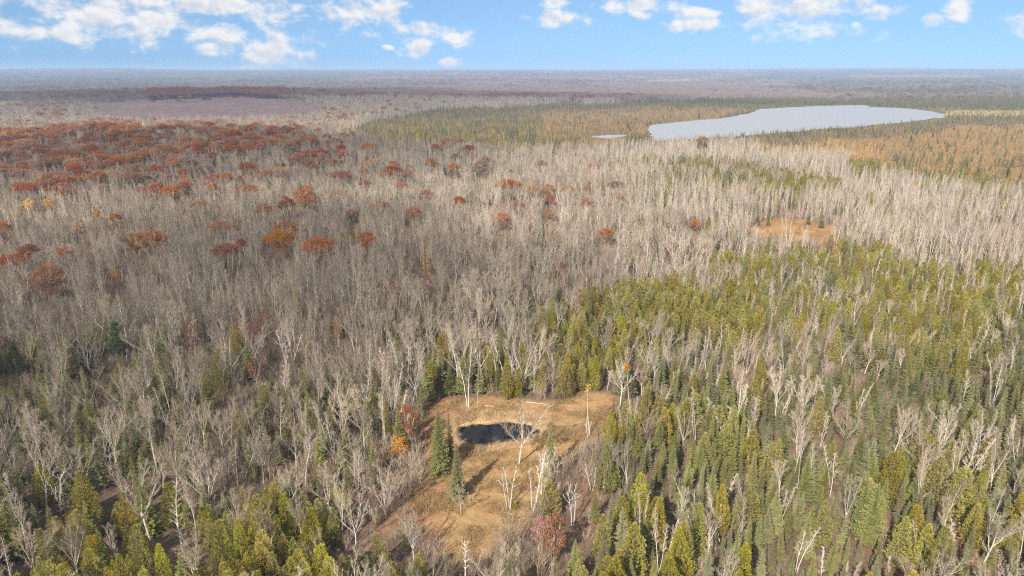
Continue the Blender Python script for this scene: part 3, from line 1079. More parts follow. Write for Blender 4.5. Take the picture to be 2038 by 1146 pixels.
def pine(seed, H=17.0, R=3.6):
    rnd = random.Random(seed)
    tm, cm = MB(), MB()
    tp = limb(tm, rnd, Vector((0, 0, -.3)), Vector((0, 0, 1)), H * .97, H * .014, .03, 6, 5, .02, .015)
    z = H * .22
    while z < H * .97:
        f = z / H
        for i in range(6):
            az = rnd.uniform(0, 6.283)
            l = R * (1.08 - f) ** .7 * rnd.uniform(.55, 1.1)
            out = Vector((math.cos(az), math.sin(az), 0))
            p0 = Vector((tp[0].x, tp[0].y, z))
            p1 = p0 + out * l + Vector((0, 0, l * rnd.uniform(.05, .3)))
            tm.tube([p0, p1], [.05, .015], 3)
            for j in range(34):
                t = rnd.uniform(.35, 1.02)
                p = p0.lerp(p1, t) + rdir(rnd) * .4
                d = (out * .5 + Vector((0, 0, .6)) + rdir(rnd) * .7).normalized()
                s = rnd.uniform(.3, .55)
                q = d.orthogonal().normalized() * s * .2
                cm.tri(p - q, p + q, p + d * s)
        z += H * .055 * rnd.uniform(.8, 1.2)
    return tm, cm


def to_mesh(name, mb, mat):
    me = bpy.data.meshes.new(name)
    me.from_pydata(mb.v, [], mb.f)
    me.materials.append(mat)
    return me


def joined(name, tm, cm, m1, m2):
    me = bpy.data.meshes.new(name)
    o = len(tm.v)
    me.from_pydata(tm.v + cm.v, [], tm.f + [tuple(i + o for i in f) for f in cm.f])
    me.materials.append(m1)
    me.materials.append(m2)
    me.polygons.foreach_set('material_index', [0] * len(tm.f) + [1] * len(cm.f))
    return me


PROTO = {}          # kind -> list of dict(trunk, crown, whole, H, look)


def reg(kind, mbs, H, m1, m2, look):
    tm, cm = mbs
    L = PROTO.setdefault(kind, [])
    L.append(dict(trunk=to_mesh(kind + '_trunk', tm, M[m1]), crown=to_mesh(kind + '_crown', cm, M[m2]), whole=joined(kind + '_whole', tm, cm, M[m1], M[m2]),
                  H=H, look=look, mb=(tm, cm), mats=(M[m1], M[m2]), R=max(max(abs(v[0]), abs(v[1])) for v in cm.v) if cm.v else 1.0))


for i, (sp, low, lead, nb, look) in enumerate([(1.0, .36, 4, 9, 'vase-shaped'), (1.35, .30, 5, 8, 'wide-spreading'), (.75, .40, 4, 9, 'upright'), (1.1, .26, 5, 8, 'low-forking'),
                                               (.9, .46, 3, 10, 'high-crowned'), (1.25, .38, 4, 9, 'fan-shaped'), (.6, .34, 3, 10, 'slim'), (1.15, .32, 6, 7, 'bushy'), (.85, .5, 4, 8, 'long-trunked'), (1.5, .35, 4, 9, 'flat-headed'), (.7, .28, 2, 13, 'two-leadered'), (1.0, .42, 5, 8, 'round-headed')]):
    reg('maple', maple(100 + i, 15.0, sp, low, lead, nb), 15.0, 'grey_bark', 'grey_twig', look)
for i, (nb, st, bl, an, look) in enumerate([(24, .42, .15, .62, 'straight'), (22, .52, .13, .55, 'high-crowned'), (28, .34, .17, .7, 'long-crowned'), (20, .58, .17, .7, 'tufted'), (24, .45, .11, .5, 'narrow'), (26, .48, .2, .75, 'loose'), (18, .62, .13, .55, 'tall-stemmed'), (30, .3, .14, .6, 'full-length'), (22, .45, .16, .8, 'open')]):
    reg('aspen', aspen(200 + i, 16.0, nb, st, .0066, bl, an, wob=.02 + .01 * (i % 3)), 16.0, 'aspen_bark', 'aspen_twig', look)
for i, (nb, st, bl, an, look) in enumerate([(24, .40, .13, .55, 'straight'), (26, .34, .12, .5, 'narrow'), (22, .46, .17, .65, 'loose'), (26, .38, .15, .6, 'full'), (20, .54, .14, .6, 'tufted')]):
    reg('pale', aspen(250 + i, 15.0, nb, st, .0058, bl, an, wob=.02 + .012 * (i % 3)), 15.0, 'pale_bark', 'pale_twig', look)
for i, (st, sp, look) in enumerate([(1, .05, 'single-stemmed'), (2, .13, 'twin-stemmed'), (3, .17, 'three-stemmed'), (1, .12, 'leaning'), (2, .08, 'close-stemmed'), (2, .22, 'wide-forked')]):
    reg('birch', birch(300 + i, 13.0, st, sp), 13.0, 'birch_bark', 'birch_twig', look)
for i, (R, st, nbr, pw, dr, look) in enumerate([(1.7, .34, 8, .85, .25, 'evenly pointed'), (1.3, .32, 7, .8, .35, 'narrow'), (2.1, .36, 9, .9, .15, 'broad-skirted'), (1.5, .40, 7, .75, .3, 'ragged'),
                                                (1.05, .30, 7, .7, .4, 'spire-like'), (1.9, .33, 9, 1.0, .1, 'dense')]):
    reg('spruce', spruce(400 + i, 10.0, R, .06 + .03 * (i % 3), st, nbr, pw, dr, full=.92 if look == 'ragged' else 1.0), 10.0, 'brown_bark', 'spruce_needles', look)
for i, (R, pw, ld, look) in enumerate([(1.7, .62, 1, 'cone-shaped'), (1.35, .5, 1, 'columnar'), (2.0, .55, 2, 'double-topped'), (1.9, .75, 1, 'broad'), (1.5, .45, 1, 'round-topped'), (2.3, .6, 3, 'many-topped')]):
    reg('cedar', cedar(500 + i, 9.0, R, 1250 + 250 * ld, pw, ld), 9.0, 'brown_bark', 'cedar_sprays', look)
for i, (a, b, bl, look) in enumerate([(5.2, 4.0, 15, 'domed'), (6.2, 3.6, 17, 'flat-topped'), (4.4, 4.6, 13, 'tall-crowned'), (5.4, 4.2, 11, 'gappy'), (4.8, 3.4, 14, 'rounded')]):
    reg('oak', leafy(600 + i, 16.0, a, b, .66, bl, 250, (.28, .48), br=.36 if look != 'gappy' else .3), 16.0, 'brown_bark', 'oak_leaves', look)
for i, (a, b, look) in enumerate([(2.3, 4.4, 'oval'), (3.0, 4.0, 'rounded'), (1.8, 4.2, 'slender')]):
    reg('russet', leafy(650 + i, 12.0, a, b, .60, 13, 105, (.18, .32), .25, False, .48), 12.0, 'grey_bark', 'russet_leaves', look)
for i, (R, st, full, look) in enumerate([(1.5, .48, .9, 'feathery'), (1.2, .44, .85, 'thin'), (1.8, .52, .85, 'open'), (1.4, .40, 1.0, 'full')]):
    reg('tamarack', spruce(700 + i, 13.0, R, .16, st, 7, .75, .02, .26, full, .10), 13.0, 'brown_bark', 'tamarack_needles', look)
for i in range(3):
    reg('pine', pine(750 + i, 17.0, 3.4 + .4 * i), 17.0, 'brown_bark', 'pine_needles', ('bushy', 'tiered', 'spreading')[i])
for i in range(3):
    reg('yellow', yellow_tree(800 + i, 11.0, 16, 26 - 5 * i), 11.0, 'aspen_bark', 'yellow_leaves', ('full', 'airy', 'sparse')[i])

NAME = {'maple': 'bare_maple_tree', 'aspen': 'aspen_tree', 'birch': 'birch_tree', 'spruce': 'spruce_tree', 'cedar': 'cedar_tree', 'oak': 'oak_tree', 'tamarack': 'tamarack_tree',
        'pine': 'pine_tree', 'russet': 'russet_maple_tree', 'yellow': 'yellow_aspen_tree', 'pale': 'pale_aspen_tree'}
CAT = {'maple': 'bare tree', 'aspen': 'aspen', 'birch': 'birch', 'spruce': 'spruce', 'cedar': 'cedar', 'oak': 'oak', 'tamarack': 'tamarack', 'pine': 'pine', 'russet': 'maple', 'yellow': 'aspen', 'pale': 'aspen'}
HGT = {'maple': (9.5, 15.5), 'aspen': (11, 16.5), 'birch': (9.5, 15), 'spruce': (4.0, 11.5), 'cedar': (6.3, 11.3), 'oak': (12.5, 16.5), 'tamarack': (3.2, 7.0), 'pine': (14, 19), 'russet': (8, 12.5), 'yellow': (8, 12), 'pale': (11, 16.5)}
OPAC = {'maple': .45, 'aspen': .4, 'birch': .35, 'spruce': .85, 'cedar': .92, 'oak': .8, 'tamarack': .6, 'pine': .8, 'russet': .8, 'yellow': .6, 'pale': .4}
CROWN0 = {'maple': .35, 'aspen': .4, 'birch': .4, 'spruce': .05, 'cedar': .05, 'oak': .38, 'tamarack': .15, 'pine': .2, 'russet': .25, 'yellow': .4, 'pale': .38}


def link(name, data):
    o = bpy.data.objects.new(name, data)
    COL.objects.link(o)
    return o


def plant(kind, pr, x, y, h, yaw, label, tilt=(0, 0), wide=1.0, name=None, cat=None, group=None, parts=True, z=None):
    s = h / pr['H']
    z = float(ground(np.array([x]), np.array([y]))[0]) if z is None else z
    name = name or NAME[kind]
    root = link(name, None if parts else pr['whole'])
    root.location = (x, y, z - .03)
    root.rotation_euler = (tilt[0], tilt[1], yaw)
    root.scale = (s * wide, s * wide, s)
    if parts:
        root.empty_display_size = .5
        a = link('trunk', pr['trunk'])
        a.parent = root
        if len(pr['crown'].polygons):
            b = link('crown', pr['crown'])
            b.parent = root
    root['label'] = label
    root['category'] = cat or CAT[kind]
    if group:
        root['group'] = group
    return root


# ------------------------------------------------------------------ trees one can point to, placed where the photo has them
def top_height(u, v, vt):
    """height of a thing standing at ground pixel (u, v) whose top shows at row vt"""
    x, y = at(u, v)
    lo, hi = 0.1, 60.0
    for _ in range(40):
        m = .5 * (lo + hi)
        if project(x, y, m)[1] > vt:
            lo = m
        else:
            hi = m
    return lo


HERO = []          # (x, y, clear radius) kept free by the scatter


def hero(kind, pr, ub, vb, vt, label, tilt=(0, 0), yaw=None, wide=1.0, name=None, cat=None, h=None):
    x, y = at(ub, vb)
    z = float(ground(np.array([x]), np.array([y]))[0])
    x, y = at(ub, vb, z)
    h = h or top_height(ub, vb, vt)
    yaw = RNG.uniform(0, 6.3) if yaw is None else yaw
    HERO.append((x, y, 1.6, h, pr['R'] * wide * h / pr['H']))
    return plant(kind, pr, x, y, h, yaw, label, tilt, wide, name, cat)


def special(mbs, H, m1, m2):
    tm, cm = mbs
    return dict(trunk=to_mesh('special_trunk', tm, M[m1]), crown=to_mesh('special_crown', cm, M[m2]), H=H, R=max(max(abs(v[0]), abs(v[1])) for v in cm.v))


P = PROTO
hero('spruce', special(spruce(901, 12, 2.1, .05, .32, 10, .8, .28), 12, 'brown_bark', 'spruce_needles'), 876, 944, 812, 'tall dark spruce with dense skirts beside the pond, taller of two touching', wide=.95)
hero('spruce', special(spruce(902, 10, 1.4, .05, .32, 8, .75, .3), 10, 'brown_bark', 'spruce_needles'), 895, 915, 819, 'narrow spruce touching the taller spruce at the left end of the pond')
hero('spruce', special(spruce(903, 11, 2.0, .04, .30, 10, .85, .25), 11, 'brown_bark', 'spruce_needles'), 911, 992, 882, 'pointed green spruce alone in the grass below the pond, small bare tree before it')
hero('maple', special(maple(911, 6, 1.5, .3, 5, 7, 5), 6, 'grey_bark', 'grey_twig'), 918, 1022, 962, 'small crooked bare tree in front of the lone spruce in the grass', name='small_bare_tree', wide=1.1)
hero('maple', special(maple(912, 13, .95, .42, 5, 10, 8), 13, 'grey_bark', 'grey_twig'), 1033, 922, 804, 'tall pale bare tree whose crown hides the right part of the pond', wide=1.3)
hero('birch', special(dead_tree(921, 9, 3, .10, 5, .12, .15), 9, 'birch_bark', 'birch_bark'), 1013, 1014, 925, 'white birch of three bare stems with a green bush at its foot in the grass', name='white_birch_tree')
hero('birch', special(dead_tree(922, 9.5, 3, .12, 6, .12, .15), 9.5, 'birch_bark', 'birch_bark'), 1062, 1016, 907, 'white broken birch of forked stems standing at the right edge of the grass', name='white_birch_tree')
hero('birch', special(dead_tree(923, 8, 4, .2, 5, .15, .2), 8, 'birch_bark', 'birch_bark'), 1079, 982, 905, 'white many-stemmed birch in front of the spruce right of the pond', name='white_birch_tree')
hero('spruce', special(spruce(904, 11, 1.5, .05, .32, 8, .75, .3), 11, 'brown_bark', 'spruce_needles'), 1094, 945, 843, 'slender spruce right of the pond rising behind a bleached bare tree')
hero('maple', special(maple(913, 9, 1.1, .3, 5, 8, 6), 9, 'dead_wood', 'birch_twig'), 1096, 966, 888, 'bleached fine-twigged bare tree in front of the slender spruce right of the pond')
hero('cedar', special(cedar(931, 5, 1.5, 800, .7, 2), 5, 'brown_bark', 'cedar_sprays'), 1092, 1030, 955, 'low green cedar bush below the white many-stemmed birch', name='cedar_bush')
hero('cedar', special(cedar(932, 1.6, .9, 400, .5, 2), 1.6, 'brown_bark', 'cedar_sprays'), 1023, 1011, 998, 'small green bush at the foot of the three-stemmed white birch', name='green_bush', cat='bush')
# leaning tree with the last yellow leaves
lean_pr = special(yellow_tree(941, 13, 12, 8, .76, .12, (.2, .34)), 13, 'aspen_bark', 'yellow_leaves')
hero('yellow', lean_pr, 1174, 866, 751, 'tall leaning bare-stemmed tree with a tuft of yellow leaves, right side of clearing', tilt=(0, -.10), yaw=0.0, name='leaning_yellow_tree', cat='aspen')
hero('birch', special(dead_tree(942, 5, 2, .4, 6, .3, .3), 5, 'dead_wood', 'dead_wood'), 1170, 872, 838, 'tangle of bleached broken branches at the foot of the leaning tree', name='dead_tree', cat='dead tree')
lich = special(maple(943, 13, 1.2, .5, 5, 8, 5), 13, 'dead_wood', 'birch_twig')
hero('maple', lich, 1234, 806, 718, 'pale lichen-grey tree at the right rim of the clearing with yellow leaves beside its top', name='pale_grey_tree')
hero('yellow', special(yellow_tree(944, 12, 6, 60, .86, .08, (.24, .4)), 12, 'aspen_bark', 'orange_leaves'), 1252, 806, 722, 'slim tree with a bright orange-yellow top behind the pale lichen-grey tree')
hero('birch', birch_pr := special(birch(945, 12, 2, .05), 12, 'birch_bark', 'birch_twig'), 931, 810, 690, 'pale two-stemmed birch at the back left of the clearing, foot in the grass')
hero('birch', special(dead_tree(946, 4.4, 1, .02, 1, .1, .05), 4.4, 'birch_bark', 'birch_bark'), 948, 806, 766, 'short branchless white birch stub standing right of the two-stemmed birch', name='birch_stub', cat='stub')
hero('cedar', special(cedar(933, 9, 1.0, 900, .6, 1), 9, 'brown_bark', 'cedar_sprays'), 1009, 797, 708, 'thin yellow-green cedar at the back of the clearing over the logs')
hero('cedar', special(cedar(934, 7, 1.1, 900, .75, 1), 7, 'brown_bark', 'cedar_sprays'), 1030, 793, 735, 'small bright green cedar right of the thin cedar at the back of the clearing')
hero('maple', special(leafy(951, 8, 1.9, 2.7, .66, 11, 105, (.2, .36), .3, False, .5), 8, 'birch_bark', 'orange_leaves'), 797, 926, 866, 'bright orange leafy tree left of the tall spruces of the clearing', name='orange_tree', cat='maple')
hero('russet', special(leafy(952, 10, 1.45, 4.4, .56, 15, 120, (.2, .34), .2, False, .6), 10, 'grey_bark', 'rust_leaves'), 1102, 1124, 1020, 'rust-red leafy tree at the bottom of the clearing, redder of two')
hero('russet', special(leafy(953, 9, 1.25, 3.8, .58, 13, 95, (.18, .32), .22, False, .6), 9, 'grey_bark', 'pink_leaves'), 1072, 1100, 1020, 'dusty pink leafy tree touching the rust-red tree at the bottom of the clearing')
hero('maple', special(maple(914, 11, .8, .3, 6, 8, 7), 11, 'grey_bark', 'grey_twig'), 825, 1122, 1024, 'bare pinkish-grey tree at the lower left end of the clearing, foot on red leaves')
hero('maple', special(maple(915, 13, 1.6, .25, 6, 10, 9), 13, 'grey_bark', 'grey_twig'), 990, 1205, 1083, 'very wide fine-twigged bare tree cut by the bottom edge below the clearing')
hero('birch', special(dead_tree(924, 9, 1, .03, 16, .15, .09), 9, 'dead_wood', 'dead_wood'), 928, 1185, 1082, 'bleached dead spike with short side stubs below the clearing', name='dead_tree', cat='dead tree')
hero('cedar', special(cedar(935, 10, 2.1, 2000, .72, 1), 10, 'brown_bark', 'cedar_sprays'), 1203, 984, 884, 'big smooth olive cedar right of the clearing, largest cedar near it', wide=.95)
hero('birch', special(dead_tree(925, 7, 2, .2, 8, .25, .25), 7, 'dead_wood', 'dead_wood'), 1178, 975, 925, 'bleached twisted dead tree left of the big smooth cedar', name='dead_tree', cat='dead tree')
hero('birch', special(dead_tree(926, 9, 2, .18, 9, .2, .22), 9, 'birch_bark', 'birch_bark'), 1140, 1045, 965, 'white antler-like dead tree top above two yellow cedars below the clearing', name='dead_tree', cat='dead tree')
hero('spruce', special(spruce(905, 12, 2.6, .08, .42, 10, .9, .1), 12, 'brown_bark', 'fir_needles'), 1727, 1085, 958, 'large broad fir with two tops in the right foreground thicket', name='fir_tree', cat='fir')
hero('spruce', special(spruce(906, 12, 2.4, .08, .42, 10, .95, .12), 12, 'brown_bark', 'fir_needles'), 1708, 1062, 945, 'broad fir just behind the large fir in the right foreground', name='fir_tree', cat='fir')
hero('cedar', special(cedar(936, 10, 2.0, 1900, .7, 1), 10, 'brown_bark', 'cedar_sprays'), 1784, 1130, 1027, 'bright yellow-green pointed cedar right of the two broad firs')
hero('birch', special(dead_tree(927, 11, 2, .22, 10, .5, .3), 11, 'dead_wood', 'dead_wood'), 120, 1020, 945, 'twisted bleached dead tree with looping limbs over the left cedars', name='dead_tree', cat='dead tree')
hero('birch', special(dead_tree(928, 12, 1, .08, 9, .6, .34), 12, 'dead_wood', 'dead_wood'), 232, 968, 898, 'dead tree with pale curling limbs spreading sideways, above the bottom left cedars', name='dead_tree', cat='dead tree')
hero('birch', special(aspen(947, 15, 34, .2, .009, .11, 1.0, 4, wob=.03), 15, 'birch_bark', 'birch_twig'), 366, 1108, 962, 'tall white birch trunk with short bare side branches above the lower left cedars')
hero('maple', special(maple(916, 14, 1.15, .3, 6, 10, 9), 14, 'grey_bark', 'grey_twig'), 300, 1075, 925, 'large fine-twigged bare maple with a full round crown left of the tall white birch')
hero('maple', special(maple(917, 13, 1.0, .34, 6, 10, 8), 13, 'grey_bark', 'grey_twig'), 525, 965, 868, 'pale full-crowned bare tree rising above the tall cedars at lower left')
hero('birch', special(birch(948, 13, 2, .12), 13, 'birch_bark', 'birch_twig'), 472, 965, 880, 'white Y-shaped birch just left of the pale full-crowned bare tree', name='white_birch_tree')
hero('maple', special(maple(918, 11, 1.35, .25, 6, 9, 9), 11, 'dead_wood', 'birch_twig'), 708, 1085, 990, 'silvery wide bare tree left of the clearing above yellow cedars')
hero('maple', special(maple(919, 9, 1.3, .2, 6, 9, 9), 9, 'grey_bark', 'brush'), 768, 1030, 920, 'dense brown bare bush-like tree at the left rim of the clearing', name='brown_bare_tree')
hero('birch', special(dead_tree(929, 13, 3, .3, 8, .2, .2), 13, 'birch_bark', 'dead_wood'), 575, 745, 655, 'chalk-white dead tree with a round head of stubs amid grey maples', name='dead_tree', cat='dead tree')
hero('birch', special(birch(949, 16, 3, .16), 16, 'birch_bark', 'birch_twig'), 30, 700, 605, 'clump of tall white birches at the left edge of the grey aspens', name='white_birch_tree')
hero('birch', special(birch(961, 15, 3, .12), 15, 'birch_bark', 'birch_twig'), 765, 885, 762, 'bushy-headed white birch of several stems above the orange tree', name='white_birch_tree')
# coloured trees standing out among the grey woods
hero('oak', special(leafy(955, 15, 4.9, 5.2, .60, 17, 250, (.28, .46), .3, False, .42), 15, 'brown_bark', 'lone_oak_leaves'), 105, 606, 515, 'lone big rusty oak among the grey aspens at far left')
OAKS = [(235, 463, 419, 'dark red oak right of the small yellow tree'), (275, 520, 458, 'brown-orange oak above the grey aspens, left of centre left'),
        (12, 492, 436, 'orange oak cut by the left edge'), (610, 432, 364, 'broad red-brown oak with a flat top, taller of the joined oak pair'), (575, 446, 386, 'lower half of the joined oak pair, dark rust'),
        (562, 522, 478, 'small dark red oak among grey aspens, lower of two'), (535, 502, 466, 'small dark red oak among grey aspens, upper of two'), (700, 445, 412, 'flat orange oak half hidden by grey crowns'),
        (1000, 470, 420, 'bright orange-brown oak behind bleached crowns in the centre'), (825, 450, 404, 'small golden-brown oak over dark spruces'), (375, 400, 356, 'orange oak on the near slope of the oak rise'),
        (810, 362, 331, 'flat rust oak beyond the centre woods'), (903, 360, 318, 'rust oak, left one of the oak row beyond the centre'), (955, 360, 316, 'wide rust oak, right one of the oak row beyond the centre'),
        (1205, 498, 450, 'small red oak right of the bleached crowns'), (1383, 468, 432, 'dull red oak among pale aspens left of the far meadow'), (1095, 420, 384, 'orange-brown oak in the grey centre woods'),
        (1092, 446, 412, 'browner oak just below the orange-brown centre oak'), (1396, 296, 267, 'red oak standing alone before the lake'), (1168, 392, 364, 'dull red oak beside dark spruces in the centre'),
        (850, 405, 374, 'crimson spreading oak in the grey centre woods')]
for i, (u, v, vt, lab) in enumerate(OAKS):
    hero('oak', special(leafy(1300 + i, 15, 4.6 + .3 * (i % 4), 4.2 + .5 * (i % 3), .62, 14 + i % 4, 230, (.28, .46), .34, i % 2 == 0, .37), 15, 'brown_bark', ('lone_oak_leaves', 'oak_leaves')[i % 3 == 1]), u, v, vt, lab, wide=(1.25 if i == 13 else .92))
RUS = [(390, 716, 632, 'tall rust-red leafy tree behind the dark pines at left'), (512, 770, 708, 'small orange-red leafy tree among the left maples'), (674, 690, 628, 'rust leafy tree above the birches left of centre'),
       (445, 800, 765, 'small rust clump low among the left maples'), (528, 660, 615, 'reddish leafy tree with green below it at left'), (205, 810, 770, 'brown-red leafy tree low in the left woods'), (655, 632, 592, 'small red-brown tree by dark spruces left of centre')]
for i, (u, v, vt, lab) in enumerate(RUS):
    hero('russet', P['russet'][i % 3], u, v, vt, lab)
YEL = [(62, 435, 392, 'yellow tree left of its twin above the grey aspens'), (103, 432, 388, 'yellow tree right of its twin above the grey aspens'), (196, 448, 412, 'small pure yellow cone-like tree left of the dark red oak'),
       (235, 580, 535, 'pale orange round tree right of the lone big oak'), (698, 492, 462, 'pale yellow wisp in the grey woods'), (168, 490, 434, 'tawny narrow tree below the pure yellow tree')]
for i, (u, v, vt, lab) in enumerate(YEL):
    hero('yellow', special(leafy(1330 + i, 12, (2.3, 2.3, 1.8, 2, 1.4, 1.6)[i], (2.6, 2.6, 2.6, 2, 2.0, 3.6)[i], .68, 11, (90, 90, 150, 90, 26, 80)[i], (.24, .40), .4, False, .5), 12, 'aspen_bark', 'tan_leaves' if i == 5 else 'yellow_leaves') if i != 3 else special(leafy(954, 10, 2.3, 2.6, .7, 10, 110, (.22, .38), .4, False, .5), 10, 'grey_bark', 'orange_leaves'), u, v, vt, lab, wide=1.1)
hero('tamarack', P['tamarack'][3], 848, 560, 462, 'tall golden tamarack alone in the grey centre woods', wide=1.1)
hero('tamarack', P['tamarack'][0], 1635, 498, 472, 'bright orange tamarack at the near edge of the far meadow')
hero('tamarack', P['tamarack'][2], 1657, 508, 482, 'second orange tamarack below the far meadow, duller')
for u, v, vt, lab in [(1506, 452, 420, 'dark bushy spruce at the back left corner of the far meadow'), (1528, 449, 425, 'second dark spruce at the back left of the far meadow'), (1608, 447, 422, 'small dark round spruce at the back of the far meadow'),
                      (1634, 454, 420, 'taller dark spruce at the back right of the far meadow')]:
    hero('spruce', P['spruce'][2 if v != 454 else 5], u, v, vt, lab, wide=1.2)
hero('pine', P['pine'][0], 240, 722, 640, 'bushy blue-green pine standing out of the grey left woods', wide=1.5)
hero('pine', P['pine'][1], 40, 760, 685, 'dark green pine near the left edge', wide=1.3)
hero('pine', P['pine'][2], -6, 770, 685, 'dark pine cut by the left edge', wide=1.3)


# ------------------------------------------------------------------ fallen logs in the grass
def log(u0, v0, u1, v1, r, label, stubs=2, seed=1):
    rnd = random.Random(seed)
    a, b = at(u0, v0), at(u1, v1)
    za, zb = [float(ground(np.array([p[0]]), np.array([p[1]]))[0]) for p in (a, b)]
    A, B = Vector((a[0], a[1], za + r * .8)), Vector((b[0], b[1], zb + r * .7))
    root = link('fallen_log', None)
    root.location = A
    root.empty_display_size = .4
    tm = MB()
    D = B - A
    pts = [D * t + Vector((rnd.gauss(0, .08), rnd.gauss(0, .08), .10 * (t > 0) * math.sin(t * 3.1))) for t in (0, .2, .4, .6, .8, 1)]
    tm.tube(pts, [r, r * .95, r * .85, r * .75, r * .6, r * .42], 7)
    tm.f.append(tuple(range(6, -1, -1)))
    tm.f.append(tuple(range(len(tm.v) - 7, len(tm.v))))
    o = link('trunk', to_mesh('log_trunk', tm, M['birch_bark']))
    o.parent = root
    for s in range(stubs):
        sm = MB()
        p, d = along(pts, rnd.uniform(.35, .95))
        q = (turn(d, rnd.uniform(.6, 1.0), rnd.uniform(0, 6.3)) + Vector((0, 0, .5))).normalized()
        sm.tube([p, p + q * rnd.uniform(.4, 1.0)], [r * .35, r * .15], 5)
        k = link('branch_stub', to_mesh('log_stub', sm, M['birch_bark']))
        k.parent = root
    root['label'] = label
    root['category'] = 'log'
    root['group'] = 'fallen birch logs in the clearing'


log(963, 808, 984, 810, .075, 'short white birch log lying behind the pond left of the longer logs', 1, 3)
log(1049, 801, 1106, 808, .075, 'long white birch log lying at the back edge of the clearing', 2, 4)
log(1084, 807, 1119, 814, .05, 'thin white pole lying in front of the long birch log', 1, 5)
log(1112, 808, 1140, 809, .045, 'thin grey pole lying at the right end of the long birch log', 1, 6)
log(1001, 1020, 1021, 1024, .045, 'short pale branch lying in front of the three-stemmed white birch', 2, 7)
log(1030, 1036, 1052, 1030, .05, 'pale crooked branch lying in the brown grass before the rust-red tree', 2, 8)


# ------------------------------------------------------------------ the woods
def scatter_points():
    bands = [(58, 165, 1.9, 50), (165, 350, 2.2, 45), (350, 700, 3.3, 42), (700, 1100, 4.2, 41), (1100, 1700, 6.2, 40)]
    X, Y = [], []
    for r0, r1, s, deg in bands:
        m = math.tan(math.radians(deg)) if deg < 60 else 1.5
        xs = np.arange(-r1 * math.sin(math.radians(deg)), r1 * math.sin(math.radians(deg)), s)
        ys = np.arange(r0 * math.cos(math.radians(deg)) - s, r1, s)
        gx, gy = np.meshgrid(xs, ys)
        gx = gx.ravel() + RNG.uniform(-.48, .48, gx.size) * s
        gy = gy.ravel() + RNG.uniform(-.48, .48, gy.size) * s
        r = np.hypot(gx, gy)
        k = (r >= r0) & (r < r1) & (np.abs(np.arctan2(gx, gy)) < math.radians(deg))
        X.append(gx[k])
        Y.append(gy[k])
    return np.concatenate(X), np.concatenate(Y)


X, Y = scatter_points()
G = ground(X, Y)
U, V = project(X, Y, G + 8)
Wt, Dn = zone_of(U, V)
# clumping: oaks and conifers gather
cl = fbm(X / 22.0, Y / 22.0, 91, 2)
for k, sc_, lo in (('oak', 45.0, 1), ('spruce', 16.0, 2), ('cedar', 20.0, 3), ('birch', 18.0, 4), ('russet', 25.0, 6)):
    f = fbm(X / sc_, Y / sc_, 200 + lo, 2)
    Wt[:, KI[k]] *= np.clip((f - .30) * 5, 0.05, 1.25 if k == 'oak' else 2.0)
Wt = Wt / Wt.sum(1, keepdims=True)
cum = Wt.cumsum(1)
kind = (RNG.random(len(X))[:, None] > cum).sum(1).clip(0, len(KINDS) - 1)
keep = RNG.random(len(X)) < Dn
hmin = np.array([HGT[k][0] for k in KINDS])[kind]
hmax = np.array([HGT[k][1] for k in KINDS])[kind]
Hh = hmin + (hmax - hmin) * RNG.beta(2.2, 1.8, len(X))
Hh *= 0.74 + .50 * fbm(X / 22., Y / 22., 301, 2)
Rr = np.hypot(X, Y)
# broad crowns need room: thin oaks and broad maples against each other on a coarse grid
# black spruces of the bog are low
Hh = np.where((V < 300) & (U > 690) & (kind == KI['spruce']) & (Rr > 500), Hh * RNG.uniform(.4, .9, len(X)), Hh)
# bare trees standing in conifer thickets are smaller
for lo_poly, fac in (([(1230, 720), (1760, 680), (3000, 660), (3000, 2500), (1100, 2500)], .80), ([(1090, 500), (3000, 480), (3000, 720), (1090, 760)], .74)):
    q = in_poly(U, V, lo_poly)
    Hh = np.where(q & np.isin(kind, [KI['maple'], KI['aspen'], KI['birch'], KI['pale']]), Hh * fac, Hh)


def crowd():
    """broad crowns need room: of two that would overlap the later one goes (or stays as a young spruce)"""
    need = {'pale': 2.3, 'maple': 4.5, 'oak': 6.5, 'russet': 3.2, 'birch': 2.9, 'pine': 5.0, 'aspen': 2.3, 'cedar': 2.0, 'tamarack': 2.2, 'yellow': 3.0, 'spruce': 2.2}
    nd = np.array([need[k] for k in KINDS])[kind]
    con = np.isin(kind, [KI['spruce'], KI['cedar'], KI['pine'], KI['tamarack']])
    cell = {}
    out = np.ones(len(X), bool)
    for i in np.argsort(-nd + RNG.random(len(X)) * .8):
        if not keep[i]:
            continue
        cx, cy_ = int(X[i] // 7), int(Y[i] // 7)
        ok_ = True
        for a in (-1, 0, 1):
            for b in (-1, 0, 1):
                for j in cell.get((cx + a, cy_ + b), ()):
                    if (X[i] - X[j]) ** 2 + (Y[i] - Y[j]) ** 2 < (.5 * (nd[i] + nd[j]) * (.5 if con[i] != con[j] else 1.0)) ** 2:
                        ok_ = False
                        break
                if not ok_:
                    break
            if not ok_:
                break
        if ok_:
            cell.setdefault((cx, cy_), []).append(i)
        else:
            out[i] = False
    return out


# cut-over slope carries only low growth
ug, vg = project(X, Y, G)
cutm = in_poly(ug, vg, [(180, 208), (330, 198), (480, 192), (600, 202), (665, 216), (560, 244), (300, 250), (200, 240)])
Hh = np.where(cutm & (kind != KI['oak']), Hh * .4, Hh)
# right foreground conifers are young and low, with low brush between
rf = in_poly(U, V, [(1230, 760), (1760, 700), (3000, 700), (3000, 2500), (1330, 2500)])
Hh = np.where(rf & (kind == KI['spruce']), Hh * .86, Hh)
